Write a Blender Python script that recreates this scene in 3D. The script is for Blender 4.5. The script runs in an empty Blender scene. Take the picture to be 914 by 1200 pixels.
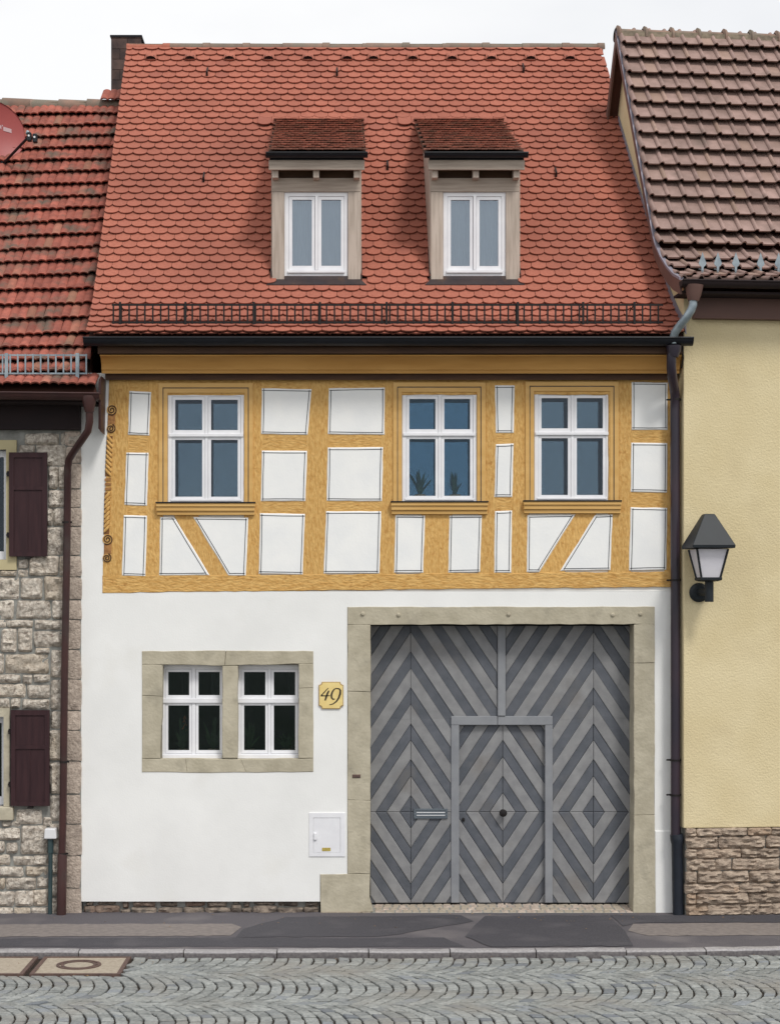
import bpy, bmesh, math, random
from mathutils import Vector, Matrix, noise

random.seed(7)
R = math.radians
scene = bpy.context.scene
col = scene.collection

# ------------------------------------------------------------------ camera
CX, CY, CZ = 0.0, -20.0, 3.55          # tall stand on the far pavement
VX, VY, F = 400.0, 715.0, 2000.0       # vanishing point and focal length in photo pixels (914 x 1200)
cam_d = bpy.data.cameras.new('camera')
cam = bpy.data.objects.new('camera', cam_d)
col.objects.link(cam)
cam.location = (CX, CY, CZ)
cam.rotation_euler = (R(90), 0, 0)
cam_d.sensor_fit = 'HORIZONTAL'
cam_d.sensor_width = 36.0
cam_d.lens = 36.0 * F / 914.0
cam_d.shift_x = (457 - VX) / 914.0
cam_d.shift_y = (VY - 600) / 914.0
cam_d.clip_end = 2000
scene.camera = cam

# ------------------------------------------------------------------ world: overcast sky
SUN_EL, SUN_AZ = R(52), R(150)        # azimuth from +Y, clockwise: behind the camera, a little to the right
world = bpy.data.worlds.new('World')
scene.world = world
world.use_nodes = True
wn, wl = world.node_tree.nodes, world.node_tree.links
wn.clear()
w_out = wn.new('ShaderNodeOutputWorld')
w_bg = wn.new('ShaderNodeBackground')
w_bg.inputs['Strength'].default_value = 0.1
w_sky = wn.new('ShaderNodeTexSky')
w_sky.sky_type = 'NISHITA'
w_sky.sun_disc = False
w_sky.sun_elevation = SUN_EL
w_sky.sun_rotation = SUN_AZ
w_tc = wn.new('ShaderNodeTexCoord')
w_map = wn.new('ShaderNodeMapping')
w_map.inputs['Scale'].default_value = (1.6, 1.6, 4.0)
w_ns = wn.new('ShaderNodeTexNoise')
w_ns.inputs['Scale'].default_value = 2.2
w_ns.inputs['Detail'].default_value = 5
w_rp = wn.new('ShaderNodeValToRGB')
w_rp.color_ramp.elements[0].position = 0.32
w_rp.color_ramp.elements[0].color = (8.55, 8.65, 8.85, 1)
w_rp.color_ramp.elements[1].position = 0.62
w_rp.color_ramp.elements[1].color = (9.75, 9.75, 9.75, 1)
w_mx = wn.new('ShaderNodeMix')
w_mx.data_type = 'RGBA'
w_mx.inputs['Factor'].default_value = 0.93
wl.new(w_tc.outputs['Generated'], w_map.inputs['Vector'])
wl.new(w_map.outputs['Vector'], w_ns.inputs['Vector'])
wl.new(w_ns.outputs['Fac'], w_rp.inputs['Fac'])
wl.new(w_sky.outputs['Color'], w_mx.inputs['A'])
wl.new(w_rp.outputs['Color'], w_mx.inputs['B'])
wl.new(w_mx.outputs['Result'], w_bg.inputs['Color'])
wl.new(w_bg.outputs['Background'], w_out.inputs['Surface'])

sun_d = bpy.data.lights.new('sun', 'SUN')
sun = bpy.data.objects.new('sun', sun_d)
col.objects.link(sun)
sun_d.energy = 1.8
sun_d.angle = R(13)
sun_d.color = (1.0, 0.97, 0.92)
sdir = Vector((math.sin(SUN_AZ) * math.cos(SUN_EL), math.cos(SUN_AZ) * math.cos(SUN_EL), math.sin(SUN_EL)))
sun.rotation_euler = sdir.to_track_quat('Z', 'Y').to_euler()
sun.location = (2, -12, 14)

scene.view_settings.view_transform = 'Standard'
scene.view_settings.look = 'None'
scene.view_settings.exposure = 0.10
scene.view_settings.gamma = 1.0

# ------------------------------------------------------------------ helpers
def P(px, py, y=0.0):
    """the point at depth y under a photo pixel"""
    s = (y - CY) / F
    return Vector((CX + (px - VX) * s, y, CZ + (VY - py) * s))
def PX(px, y=0.0): return (px - VX) * (y - CY) / F
def PZ(py, y=0.0): return CZ + (VY - py) * (y - CY) / F
def GP(px, py, z=0.0):
    """the point at height z under a photo pixel (ground)"""
    y = CY + (CZ - z) * F / (py - VY)
    return Vector((PX(px, y), y, z))

WM = {}
def wm(o): return WM.get(o.name, Matrix.Identity(4))
def link(o, parent=None, M=None):
    col.objects.link(o)
    if M is None: M = Matrix.Identity(4)
    WM[o.name] = M
    if parent is not None:
        o.parent = parent
        o.matrix_parent_inverse = wm(parent).inverted()
    o.matrix_basis = M
    return o
def tag(o, label=None, cat=None, group=None, kind=None):
    if label: o['label'] = label
    if cat: o['category'] = cat
    if group: o['group'] = group
    if kind: o['kind'] = kind
    return o
def thing(name, loc, label, cat, group=None, rz=0.0):
    o = bpy.data.objects.new(name, None)
    o.empty_display_size = 0.2
    link(o, None, Matrix.Translation(Vector(loc)) @ Matrix.Rotation(rz, 4, 'Z'))
    return tag(o, label, cat, group)

class MB:
    def __init__(s): s.v = []; s.f = []
    def add(s, vs, fs):
        n = len(s.v)
        s.v += [tuple(v) for v in vs]
        s.f += [tuple(i + n for i in f) for f in fs]
        return s
    def box(s, x0, x1, y0, y1, z0, z1, T=None):
        vs = [Vector((x, y, z)) for z in (z0, z1) for y in (y0, y1) for x in (x0, x1)]
        if T is not None: vs = [T @ v for v in vs]
        return s.add(vs, [(0, 1, 5, 4), (1, 3, 7, 5), (3, 2, 6, 7), (2, 0, 4, 6), (4, 5, 7, 6), (0, 2, 3, 1)])
    def prism(s, front, back):
        n = len(front)
        fs = [tuple(range(n)), tuple(range(2 * n - 1, n - 1, -1))]
        fs += [(i, i + n, (i + 1) % n + n, (i + 1) % n) for i in range(n)]
        return s.add(list(front) + list(back), fs)
    def loft(s, rings, close=True, cap=True):
        n = len(rings[0]); vs = [v for r in rings for v in r]; fs = []
        for k in range(len(rings) - 1):
            for i in range(n if close else n - 1):
                j = (i + 1) % n
                fs.append((k * n + i, k * n + j, (k + 1) * n + j, (k + 1) * n + i))
        if cap and close:
            fs.append(tuple(range(n - 1, -1, -1)))
            fs.append(tuple((len(rings) - 1) * n + i for i in range(n)))
        return s.add(vs, fs)
    def tube(s, pts, r, n=10, cap=True):
        pts = [Vector(p) for p in pts]; rings = []
        for i, p in enumerate(pts):
            d = (pts[min(i + 1, len(pts) - 1)] - pts[max(i - 1, 0)]).normalized()
            a = d.cross(Vector((0, 1, 0)))
            if a.length < 1e-3: a = d.cross(Vector((1, 0, 0)))
            a.normalize(); b = d.cross(a)
            rr = r[i] if isinstance(r, (list, tuple)) else r
            rings.append([p + (a * math.cos(2 * math.pi * k / n) + b * math.sin(2 * math.pi * k / n)) * rr for k in range(n)])
        return s.loft(rings, True, cap)
    def build(s, name, m, parent=None, smooth=False, bevel=0, seg=2, kind=None, M=None, recalc=True, split=30):
        me = bpy.data.meshes.new(name)
        me.from_pydata(s.v, [], s.f)
        if recalc:
            bm = bmesh.new(); bm.from_mesh(me)
            bmesh.ops.recalc_face_normals(bm, faces=bm.faces)
            bm.to_mesh(me); bm.free()
        me.materials.append(m)
        if smooth:
            me.polygons.foreach_set('use_smooth', [True] * len(me.polygons))
            try: me.set_sharp_from_angle(angle=R(split))
            except Exception: pass
        o = bpy.data.objects.new(name, me)
        link(o, parent, M)
        if bevel:
            b = o.modifiers.new('bevel', 'BEVEL'); b.width = bevel; b.segments = seg; b.limit_method = 'ANGLE'; b.angle_limit = R(40)
        if kind: o['kind'] = kind
        return o

def inst(name, me, parent, M):
    o = bpy.data.objects.new(name, me)
    return link(o, parent, M)

def holes_wall(mb, x0, x1, z0, z1, holes, y0, y1):
    """slab x0..x1, z0..z1 between y0 (front) and y1 with rectangular openings (x0,x1,z0,z1)"""
    xs = sorted({x0, x1} | {v for h in holes for v in h[:2] if x0 < v < x1})
    zs = sorted({z0, z1} | {v for h in holes for v in h[2:] if z0 < v < z1})
    def solid(i, j):
        if i < 0 or j < 0 or i >= len(xs) - 1 or j >= len(zs) - 1: return False
        cx, cz = (xs[i] + xs[i + 1]) / 2, (zs[j] + zs[j + 1]) / 2
        return not any(h[0] < cx < h[1] and h[2] < cz < h[3] for h in holes)
    for i in range(len(xs) - 1):
        for j in range(len(zs) - 1):
            if not solid(i, j): continue
            a, b, c, d = xs[i], xs[i + 1], zs[j], zs[j + 1]
            mb.add([(a, y0, c), (b, y0, c), (b, y0, d), (a, y0, d)], [(0, 1, 2, 3)])
            mb.add([(a, y1, c), (b, y1, c), (b, y1, d), (a, y1, d)], [(3, 2, 1, 0)])
            if not solid(i - 1, j): mb.add([(a, y0, c), (a, y0, d), (a, y1, d), (a, y1, c)], [(0, 1, 2, 3)])
            if not solid(i + 1, j): mb.add([(b, y0, c), (b, y1, c), (b, y1, d), (b, y0, d)], [(0, 1, 2, 3)])
            if not solid(i, j - 1): mb.add([(a, y0, c), (a, y1, c), (b, y1, c), (b, y0, c)], [(0, 1, 2, 3)])
            if not solid(i, j + 1): mb.add([(a, y0, d), (b, y0, d), (b, y1, d), (a, y1, d)], [(0, 1, 2, 3)])
    return mb

def offset_poly(poly, d):
    """move the edges of a 2-D polygon inward by d"""
    n = len(poly); out = []
    area = sum(poly[i][0] * poly[(i + 1) % n][1] - poly[(i + 1) % n][0] * poly[i][1] for i in range(n))
    sg = 1 if area > 0 else -1
    for i in range(n):
        p0, p1, p2 = [Vector(poly[k % n]).to_2d() for k in (i - 1, i, i + 1)]
        e1, e2 = (p1 - p0), (p2 - p1)
        if e1.length < 1e-6 or e2.length < 1e-6: out.append(tuple(p1)); continue
        e1.normalize(); e2.normalize()
        n1, n2 = Vector((-e1.y, e1.x)) * sg, Vector((-e2.y, e2.x)) * sg
        m = n1 + n2
        if m.length < 1e-4: m = n1
        m.normalize()
        c = max(0.35, m.dot(n1))
        out.append(tuple(p1 + m * (d / c)))
    return out
def wobble(poly, step=14, amp=0.5, rnd=random):
    out = []
    n = len(poly)
    for i in range(n):
        a, b = Vector(poly[i]), Vector(poly[(i + 1) % n])
        k = max(1, int((b - a).length / step))
        e = (b - a).normalized(); nn = Vector((-e.y, e.x))
        for q in range(k):
            p = a.lerp(b, q / k)
            if q: p += nn * rnd.uniform(-amp, amp)
            out.append((p.x, p.y))
    return out
def clip(poly, a, b, c):
    """keep a*x+b*y<=c"""
    out = []
    for i in range(len(poly)):
        p, q = poly[i], poly[(i + 1) % len(poly)]
        dp, dq = a * p[0] + b * p[1] - c, a * q[0] + b * q[1] - c
        if dp <= 0: out.append(p)
        if dp * dq < 0:
            t = dp / (dp - dq); out.append((p[0] + (q[0] - p[0]) * t, p[1] + (q[1] - p[1]) * t))
    return out
def px_prism(mb, poly, yf, yb, chamfer=0.0, yc=None):
    """pixel outline (read at depth yf) as a slab with an optional chamfer of so many pixels"""
    if chamfer:
        inner = offset_poly(poly, chamfer)
        r0 = [P(x, y, yf) for x, y in inner]
        o1 = [P(x, y, yf) for x, y in poly]
        r1 = [Vector((v.x, yc, v.z)) for v in o1]
        r2 = [Vector((v.x, yb, v.z)) for v in o1]
        mb.loft([r0, r1, r2])
    else:
        f = [P(x, y, yf) for x, y in poly]
        mb.prism(f, [Vector((v.x, yb, v.z)) for v in f])
    return mb

# ------------------------------------------------------------------ materials
def lin(c): return tuple(((v / 255) / 12.92 if v / 255 <= 0.04045 else ((v / 255 + 0.055) / 1.055) ** 2.4) for v in c)
def mat(name, c1, c2=None, scale=4.0, stretch=(1, 1, 1), lo=0.35, hi=0.65, rough=0.8, bump=0.0, bscale=40.0, bdist=0.01,
        bstretch=None, rand=0.0, c3=None, r3=0.75, spec=0.3, metal=0.0, dirt=None, dscale=2.0, dlo=0.55, dhi=0.7, local=False, bump2=0.0, b2scale=5.0, detail=5):
    m = bpy.data.materials.new(name); m.use_nodes = True
    nt = m.node_tree; N, L = nt.nodes, nt.links
    b = N['Principled BSDF']
    b.inputs['Roughness'].default_value = rough
    b.inputs['Metallic'].default_value = metal
    b.inputs['Specular IOR Level'].default_value = spec
    c1 = lin(c1)
    if local:
        tc = N.new('ShaderNodeTexCoord'); src = tc.outputs['Object']
    else:
        g = N.new('ShaderNodeNewGeometry'); src = g.outputs['Position']
    def noise_at(sc, st, det=detail, w=None):
        mp = N.new('ShaderNodeMapping'); mp.inputs['Scale'].default_value = st
        if w: mp.inputs['Location'].default_value = w
        L.new(src, mp.inputs['Vector'])
        n = N.new('ShaderNodeTexNoise'); n.inputs['Scale'].default_value = sc; n.inputs['Detail'].default_value = det
        L.new(mp.outputs['Vector'], n.inputs['Vector'])
        return n.outputs['Fac']
    def ramp(f, lo, hi):
        r = N.new('ShaderNodeMapRange'); r.inputs['From Min'].default_value = lo; r.inputs['From Max'].default_value = hi
        L.new(f, r.inputs['Value']); return r.outputs['Result']
    def mix(f, a, bb):
        x = N.new('ShaderNodeMix'); x.data_type = 'RGBA'
        for k, v in (('Factor', f), ('A', a), ('B', bb)):
            if isinstance(v, (tuple, list)): x.inputs[k].default_value = (*v, 1)
            elif isinstance(v, (int, float)): x.inputs[k].default_value = v
            else: L.new(v, x.inputs[k])
        return x.outputs['Result']
    cur = c1
    if c2 is not None:
        cur = mix(ramp(noise_at(scale, stretch), lo, hi), c1, lin(c2))
    if rand or c3 is not None:
        oi = N.new('ShaderNodeObjectInfo'); g2 = N.new('ShaderNodeNewGeometry')
        ad = N.new('ShaderNodeMath'); ad.operation = 'ADD'
        L.new(oi.outputs['Random'], ad.inputs[0]); L.new(g2.outputs['Random Per Island'], ad.inputs[1])
        fr = N.new('ShaderNodeMath'); fr.operation = 'FRACT'; L.new(ad.outputs[0], fr.inputs[0])
        rv = fr.outputs[0]
        if c3 is not None: cur = mix(ramp(rv, r3, r3 + 0.25), cur, lin(c3))
        if rand:
            m7 = N.new('ShaderNodeMath'); m7.operation = 'MULTIPLY'; m7.inputs[1].default_value = 7.31; L.new(rv, m7.inputs[0])
            f7 = N.new('ShaderNodeMath'); f7.operation = 'FRACT'; L.new(m7.outputs[0], f7.inputs[0])
            hs = N.new('ShaderNodeHueSaturation')
            mr = N.new('ShaderNodeMapRange'); mr.inputs['To Min'].default_value = 1 - rand; mr.inputs['To Max'].default_value = 1 + rand
            L.new(f7.outputs[0], mr.inputs['Value']); L.new(mr.outputs['Result'], hs.inputs['Value'])
            if isinstance(cur, tuple): hs.inputs['Color'].default_value = (*cur, 1)
            else: L.new(cur, hs.inputs['Color'])
            cur = hs.outputs['Color']
    if dirt is not None:
        cur = mix(ramp(noise_at(dscale, (1, 1, 1), 8, (3.7, 9.1, 5.3)), dlo, dhi), cur, lin(dirt))
    if isinstance(cur, tuple): b.inputs['Base Color'].default_value = (*cur, 1)
    else: L.new(cur, b.inputs['Base Color'])
    nrm = None
    for st, sc, bs in ((bump, bscale, bstretch or (1, 1, 1)), (bump2, b2scale, (1, 1, 1))):
        if not st: continue
        bp = N.new('ShaderNodeBump'); bp.inputs['Strength'].default_value = st; bp.inputs['Distance'].default_value = bdist
        L.new(noise_at(sc, bs, 6), bp.inputs['Height'])
        if nrm is not None: L.new(nrm, bp.inputs['Normal'])
        nrm = bp.outputs['Normal']
    if nrm is not None: L.new(nrm, b.inputs['Normal'])
    return m
def glass(name, tint, f0, base=(0, 0, 0), solid=0.0, rough=0.02):
    """window glass: clear, with a coated mirror reflection"""
    m = bpy.data.materials.new(name); m.use_nodes = True
    nt = m.node_tree; N, L = nt.nodes, nt.links
    N.remove(N['Principled BSDF']); out = N['Material Output']
    tr = N.new('ShaderNodeBsdfTransparent'); tr.inputs['Color'].default_value = (0.80, 0.84, 0.84, 1)
    gl = N.new('ShaderNodeBsdfGlossy'); gl.inputs['Color'].default_value = (*tint, 1); gl.inputs['Roughness'].default_value = rough
    g = N.new('ShaderNodeNewGeometry')
    ns = N.new('ShaderNodeTexNoise'); ns.inputs['Scale'].default_value = 2.5; ns.inputs['Detail'].default_value = 1
    L.new(g.outputs['Position'], ns.inputs['Vector'])
    bp = N.new('ShaderNodeBump'); bp.inputs['Strength'].default_value = 0.25; bp.inputs['Distance'].default_value = 0.02
    L.new(ns.outputs['Fac'], bp.inputs['Height']); L.new(bp.outputs['Normal'], gl.inputs['Normal'])
    lw = N.new('ShaderNodeFresnel'); lw.inputs['IOR'].default_value = 1.45
    ad = N.new('ShaderNodeMath'); ad.operation = 'ADD'; ad.inputs[1].default_value = f0; ad.use_clamp = True
    L.new(lw.outputs['Fac'], ad.inputs[0])
    mx = N.new('ShaderNodeMixShader')
    L.new(ad.outputs[0], mx.inputs['Fac']); L.new(tr.outputs[0], mx.inputs[1]); L.new(gl.outputs[0], mx.inputs[2])
    L.new(mx.outputs[0], out.inputs['Surface'])
    return m

M = {}
M['plaster'] = mat('white_plaster', (241, 241, 239), (233, 233, 231), 1.3, rough=0.9, bump=0.35, bscale=50, bdist=0.004, bump2=0.9, b2scale=3.2, dirt=(226, 224, 217), dscale=0.9, dlo=0.60, dhi=0.85)
M['panel'] = mat('panel_plaster', (244, 244, 242), (237, 238, 238), 3, rough=0.9, bump=0.35, bscale=40, bdist=0.004, bump2=0.4, b2scale=7)
M['timber_v'] = mat('ochre_timber_upright', (220, 178, 110), (197, 149, 82), 13, (3.2, 3.2, 1), 0.36, 0.68, rough=0.75, bump=0.9, bscale=22, bdist=0.015, bstretch=(2.2, 2.2, 0.8), rand=0.05, dirt=(182, 132, 70), dscale=17, dlo=0.60, dhi=0.76)
M['timber_h'] = mat('ochre_timber_level', (220, 178, 110), (197, 149, 82), 13, (1, 3.2, 3.2), 0.36, 0.68, rough=0.75, bump=0.9, bscale=22, bdist=0.015, bstretch=(0.8, 2.2, 2.2), rand=0.05, dirt=(182, 132, 70), dscale=17, dlo=0.60, dhi=0.76)
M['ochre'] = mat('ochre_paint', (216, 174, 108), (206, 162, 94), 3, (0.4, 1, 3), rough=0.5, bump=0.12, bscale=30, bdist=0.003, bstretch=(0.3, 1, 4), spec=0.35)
M['ochre_shaded'] = mat('shaded_ochre_paint', (196, 148, 82), (182, 134, 70), 3, (0.4, 1, 3), rough=0.55, bump=0.12, bscale=30, bdist=0.003, bstretch=(0.3, 1, 4))  # cornice ochre darkened to imitate the shade under the eave
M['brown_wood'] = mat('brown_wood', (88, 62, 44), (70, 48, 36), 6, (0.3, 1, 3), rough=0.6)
M['carve'] = mat('carved_brown', (176, 128, 78), (140, 98, 60), 24, rough=0.7)
M['carve_dark'] = mat('carved_groove', (128, 88, 54), (108, 74, 46), 20, rough=0.8)
M['line'] = mat('dark_line_paint', (58, 60, 66), (110, 110, 112), 5, lo=0.45, hi=0.8, rough=0.8)
M['sandjoint'] = mat('sandstone_joint', (150, 144, 128), (130, 124, 110), 12, rough=0.95)
M['win'] = mat('white_window_paint', (238, 238, 241), (230, 230, 234), 6, rough=0.35, spec=0.45)
M['seal'] = mat('window_seal', (40, 42, 46), rough=0.6)
M['glass_up'] = glass('glass_upper', (0.7, 0.8, 0.95), 0.0)
M['glass_mid'] = glass('glass_middle', (0.6, 0.8, 1.0), 0.0)
M['glass_low'] = glass('glass_lower', (0.7, 0.85, 0.85), 0.0)
M['glass_dorm'] = glass('glass_dormer', (0.74, 0.83, 0.96), 0.16)
M['inner_up'] = glass('inner_pane_coated', (0.45, 0.58, 0.78), 0.20)
M['inner_mid'] = glass('inner_pane_blue', (0.26, 0.50, 0.84), 0.19)
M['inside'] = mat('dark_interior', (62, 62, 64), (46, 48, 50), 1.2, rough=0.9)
M['curtain'] = mat('grey_curtain', (186, 189, 194), (176, 180, 186), 2, (3, 1, 0.3), rough=0.9)
M['sand'] = mat('sandstone', (190, 182, 162), (174, 166, 146), 5, rough=0.9, bump=0.6, bscale=28, bdist=0.010, bump2=0.5, b2scale=8, rand=0.04, dirt=(158, 151, 134), dscale=3.5, dlo=0.58, dhi=0.75)
M['gate_l'] = mat('gate_grey', (142, 142, 143), (128, 128, 130), 7, (1, 1, 1), rough=0.6, bump=0.4, bscale=45, bdist=0.004, rand=0.07, dirt=(122, 117, 113), dscale=2.2, dlo=0.56, dhi=0.8, bump2=0.4, b2scale=14)
M['gate_d'] = mat('gate_slate_blue', (97, 100, 107), (85, 89, 96), 7, rough=0.6, bump=0.4, bscale=45, bdist=0.004, rand=0.07, dirt=(108, 106, 105), dscale=2.2, dlo=0.56, dhi=0.8, bump2=0.4, b2scale=14)
M['gate_f'] = mat('gate_frame_grey', (142, 144, 148), (131, 133, 138), 5, rough=0.5, bump=0.15, bscale=40, bdist=0.003)
M['tile'] = mat('red_clay_tile', (174, 109, 91), (158, 96, 80), 34, rough=0.85, lo=0.30, hi=0.70, bump=0.35, bscale=70, bdist=0.003, rand=0.075, c3=(152, 94, 81), r3=0.82, dirt=(146, 90, 76), dscale=0.7, dlo=0.44, dhi=0.72, spec=0.15)
M['old_tile'] = mat('old_red_tile', (164, 97, 83), (136, 82, 72), 9, rough=0.85, bump=0.5, bscale=35, bdist=0.006, rand=0.20, c3=(164, 136, 112), r3=0.88, dirt=(104, 90, 80), dscale=3.2, dlo=0.50, dhi=0.68, spec=0.15)
M['brown_tile'] = mat('brown_tile', (160, 134, 126), (138, 115, 107), 6, rough=0.6, bump=0.25, bscale=40, bdist=0.004, rand=0.13, c3=(156, 130, 112), r3=0.84, dirt=(120, 102, 94), dscale=2.4, dlo=0.55, dhi=0.75)
M['dorm_tile'] = mat('mossy_brown_tile', (172, 116, 98), (146, 96, 82), 14, rough=0.9, bump=0.5, bscale=50, bdist=0.006, rand=0.16, dirt=(116, 94, 80), dscale=4, dlo=0.52, dhi=0.74)
M['ridge'] = mat('weathered_ridge_tile', (142, 116, 102), (122, 106, 96), 6, rough=0.9, bump=0.4, bscale=30, bdist=0.006, rand=0.15, dirt=(124, 116, 104), dscale=4, dlo=0.45, dhi=0.6)
M['mortar'] = mat('ridge_mortar', (146, 134, 116), (112, 102, 90), 12, rough=0.95, bump=0.6, bscale=30, bdist=0.01)
M['deck'] = mat('roof_deck', (70, 42, 34), rough=0.9)
M['grey_wood'] = mat('grey_larch', (190, 176, 164), (170, 156, 144), 5, (6, 6, 0.5), 0.4, 0.65, rough=0.85, bump=0.3, bscale=20, bdist=0.004, bstretch=(5, 5, 0.4), rand=0.07, dirt=(150, 134, 120), dscale=26, dlo=0.70, dhi=0.78)
M['grey_wood_h'] = mat('grey_larch_level', (182, 168, 155), (162, 148, 136), 5, (0.5, 6, 6), 0.4, 0.65, rough=0.85, bump=0.3, bscale=20, bdist=0.004, bstretch=(0.4, 5, 5), rand=0.05, dirt=(146, 130, 116), dscale=26, dlo=0.70, dhi=0.78)
M['black'] = mat('black_metal', (20, 22, 30), (15, 17, 24), 4, rough=0.45, spec=0.35)
M['iron'] = mat('dark_iron', (24, 22, 24), (36, 30, 28), 20, rough=0.6, spec=0.3)
M['apron'] = mat('patina_copper', (66, 54, 53), (52, 46, 49), 5, rough=0.5, metal=0.2, spec=0.4, dirt=(92, 70, 54), dscale=5, dlo=0.60, dhi=0.75)
M['maroon'] = mat('maroon_metal', (70, 42, 39), (54, 32, 32), 2, rough=0.4, spec=0.4, dirt=(62, 48, 45), dscale=3)
M['aubergine'] = mat('aubergine_pipe', (58, 44, 54), (44, 38, 50), 1.5, rough=0.35, spec=0.5)
M['zinc'] = mat('zinc', (158, 170, 176), (128, 140, 148), 9, rough=0.4, metal=0.45, spec=0.5)
M['lead'] = mat('lead_flashing', (150, 146, 158), (128, 126, 138), 4, rough=0.5, metal=0.3)
M['cast'] = mat('cast_iron_blue', (30, 37, 48), (22, 28, 38), 5, rough=0.45, spec=0.5)
M['stucco'] = mat('cream_stucco', (220, 205, 167), (212, 196, 156), 1.6, rough=0.95, bump=0.6, bscale=46, bdist=0.012, bump2=0.2, b2scale=3, dirt=(203, 187, 150), dscale=1.1, dlo=0.55, dhi=0.8)
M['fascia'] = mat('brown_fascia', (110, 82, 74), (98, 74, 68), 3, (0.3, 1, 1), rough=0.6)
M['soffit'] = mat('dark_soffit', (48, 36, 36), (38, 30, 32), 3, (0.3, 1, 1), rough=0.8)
M['rubble'] = mat('limestone_rubble', (228, 219, 206), (178, 166, 153), 26, rough=0.95, lo=0.36, hi=0.64, bump=1.0, bscale=34, bdist=0.026, rand=0.09, c3=(208, 191, 168), r3=0.86, bump2=0.8, b2scale=80, dirt=(140, 127, 117), dscale=20, dlo=0.61, dhi=0.71)
M['quoin'] = mat('limestone_quoin', (196, 181, 167), (164, 149, 137), 24, rough=0.95, bump=0.9, bscale=45, bdist=0.018, rand=0.10, dirt=(146, 133, 123), dscale=9, dlo=0.56, dhi=0.72)
M['joint'] = mat('grey_mortar', (152, 152, 147), (128, 128, 124), 9, rough=0.95, bump=0.6, bscale=40, bdist=0.01)
M['plinth'] = mat('brown_sandstone', (190, 173, 155), (146, 129, 115), 12, (1, 1, 2.6), rough=0.95, lo=0.34, hi=0.66, bump=0.9, bscale=24, bdist=0.024, bstretch=(1, 1, 2.2), rand=0.10, c3=(190, 154, 120), r3=0.90, bump2=0.6, b2scale=70, dirt=(122, 109, 99), dscale=9, dlo=0.60, dhi=0.74)
M['base_stone'] = mat('base_stone', (146, 133, 120), (104, 93, 85), 14, rough=0.95, bump=1.0, bscale=30, bdist=0.025, rand=0.16, c3=(142, 106, 90), r3=0.90, dirt=(96, 90, 84), dscale=9, dlo=0.52, dhi=0.68)
M['asphalt'] = mat('asphalt', (101, 97, 101), (86, 83, 87), 70, rough=0.92, bump=0.8, bscale=160, bdist=0.008, dirt=(118, 113, 114), dscale=1.4, dlo=0.52, dhi=0.75)
M['asphalt_dark'] = mat('asphalt_dark', (82, 80, 85), (68, 67, 72), 70, rough=0.9, bump=0.8, bscale=160, bdist=0.008, dirt=(92, 89, 93), dscale=1.7, dlo=0.52, dhi=0.75)
M['asphalt_light'] = mat('asphalt_light', (134, 126, 122), (120, 113, 110), 14, rough=0.95, bump=0.6, bscale=160, bdist=0.006)
M['granite'] = mat('granite_kerb', (170, 167, 167), (146, 143, 145), 40, rough=0.85, bump=0.5, bscale=80, bdist=0.006, rand=0.08)
M['kerb_shade_grime'] = mat('shaded_sooty_granite', (92, 88, 90), (116, 112, 112), 30, rough=0.9, bump=0.5, bscale=80, bdist=0.006)  # kerb front faces: shade painted into the granite along with soot
M['cobble'] = mat('grey_cobble', (152, 154, 151), (127, 130, 129), 26, rough=0.8, bump=0.7, bscale=60, bdist=0.012, rand=0.20, c3=(116, 121, 129), r3=0.80, dirt=(139, 135, 128), dscale=1.1, dlo=0.5, dhi=0.75)
M['bed'] = mat('joint_sand', (60, 51, 43), (44, 39, 35), 12, rough=0.95, bump=0.5, bscale=60, bdist=0.01)
M['concrete'] = mat('concrete', (172, 161, 145), (156, 145, 130), 30, rough=0.95, bump=0.4, bscale=90, bdist=0.006)
M['rust'] = mat('rusty_iron', (106, 86, 78), (88, 72, 68), 20, rough=0.85, bump=0.3, bscale=80, bdist=0.004)
M['dish'] = mat('dish_red', (168, 84, 80), (156, 76, 74), 2, rough=0.45)
M['dish_print'] = mat('dish_print', (188, 160, 162), rough=0.6)
M['lamp'] = mat('lamp_black', (33, 39, 44), (28, 33, 38), 5, rough=0.5, spec=0.3)
M['opal'] = mat('opal_glass', (222, 220, 226), (212, 210, 218), 3, rough=0.25, spec=0.5)
M['sign'] = mat('cream_sign', (236, 213, 146), (228, 202, 132), 14, rough=0.7)
M['ink'] = mat('black_ink', (62, 56, 46), rough=0.7)
M['edge'] = mat('sign_edge', (168, 140, 96), rough=0.7)
M['brass'] = mat('brass_label', (196, 176, 92), (168, 150, 80), 60, rough=0.5)
M['steel'] = mat('brushed_steel', (124, 132, 140), (96, 104, 112), 10, (0.3, 1, 6), rough=0.35, metal=0.5)
M['shutter'] = mat('maroon_shutter', (60, 38, 41), (50, 31, 35), 4, (6, 6, 0.6), rough=0.55, spec=0.25)
M['beige'] = mat('beige_surround', (196, 184, 146), (182, 170, 134), 3, rough=0.9, bump=0.3, bscale=50, bdist=0.004)
M['chimney'] = mat('sooty_cladding', (92, 74, 68), (62, 52, 52), 6, rough=0.85, rand=0.2, dirt=(50, 46, 48), dscale=2.5)
M['leaf'] = mat('plant_leaf', (76, 104, 72), (56, 84, 54), 10, rough=0.6)
M['leaf_dim'] = mat('dim_leaf', (62, 82, 54), (44, 60, 40), 10, rough=0.6)
M['leaf_red'] = mat('plant_bloom', (150, 90, 52), rough=0.6)
M['pot'] = mat('clay_pot', (176, 150, 120), rough=0.8)
M['wcap'] = mat('white_cap', (222, 222, 224), rough=0.5)
M['gpipe'] = mat('green_grey_pipe', (58, 76, 78), (48, 62, 66), 4, rough=0.5)
M['litter'] = mat('dry_leaf', (168, 136, 96), (120, 98, 74), 40, rough=0.9)
M['ground'] = mat('far_ground', (120, 118, 114), (96, 100, 90), 0.2, rough=0.95)

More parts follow.
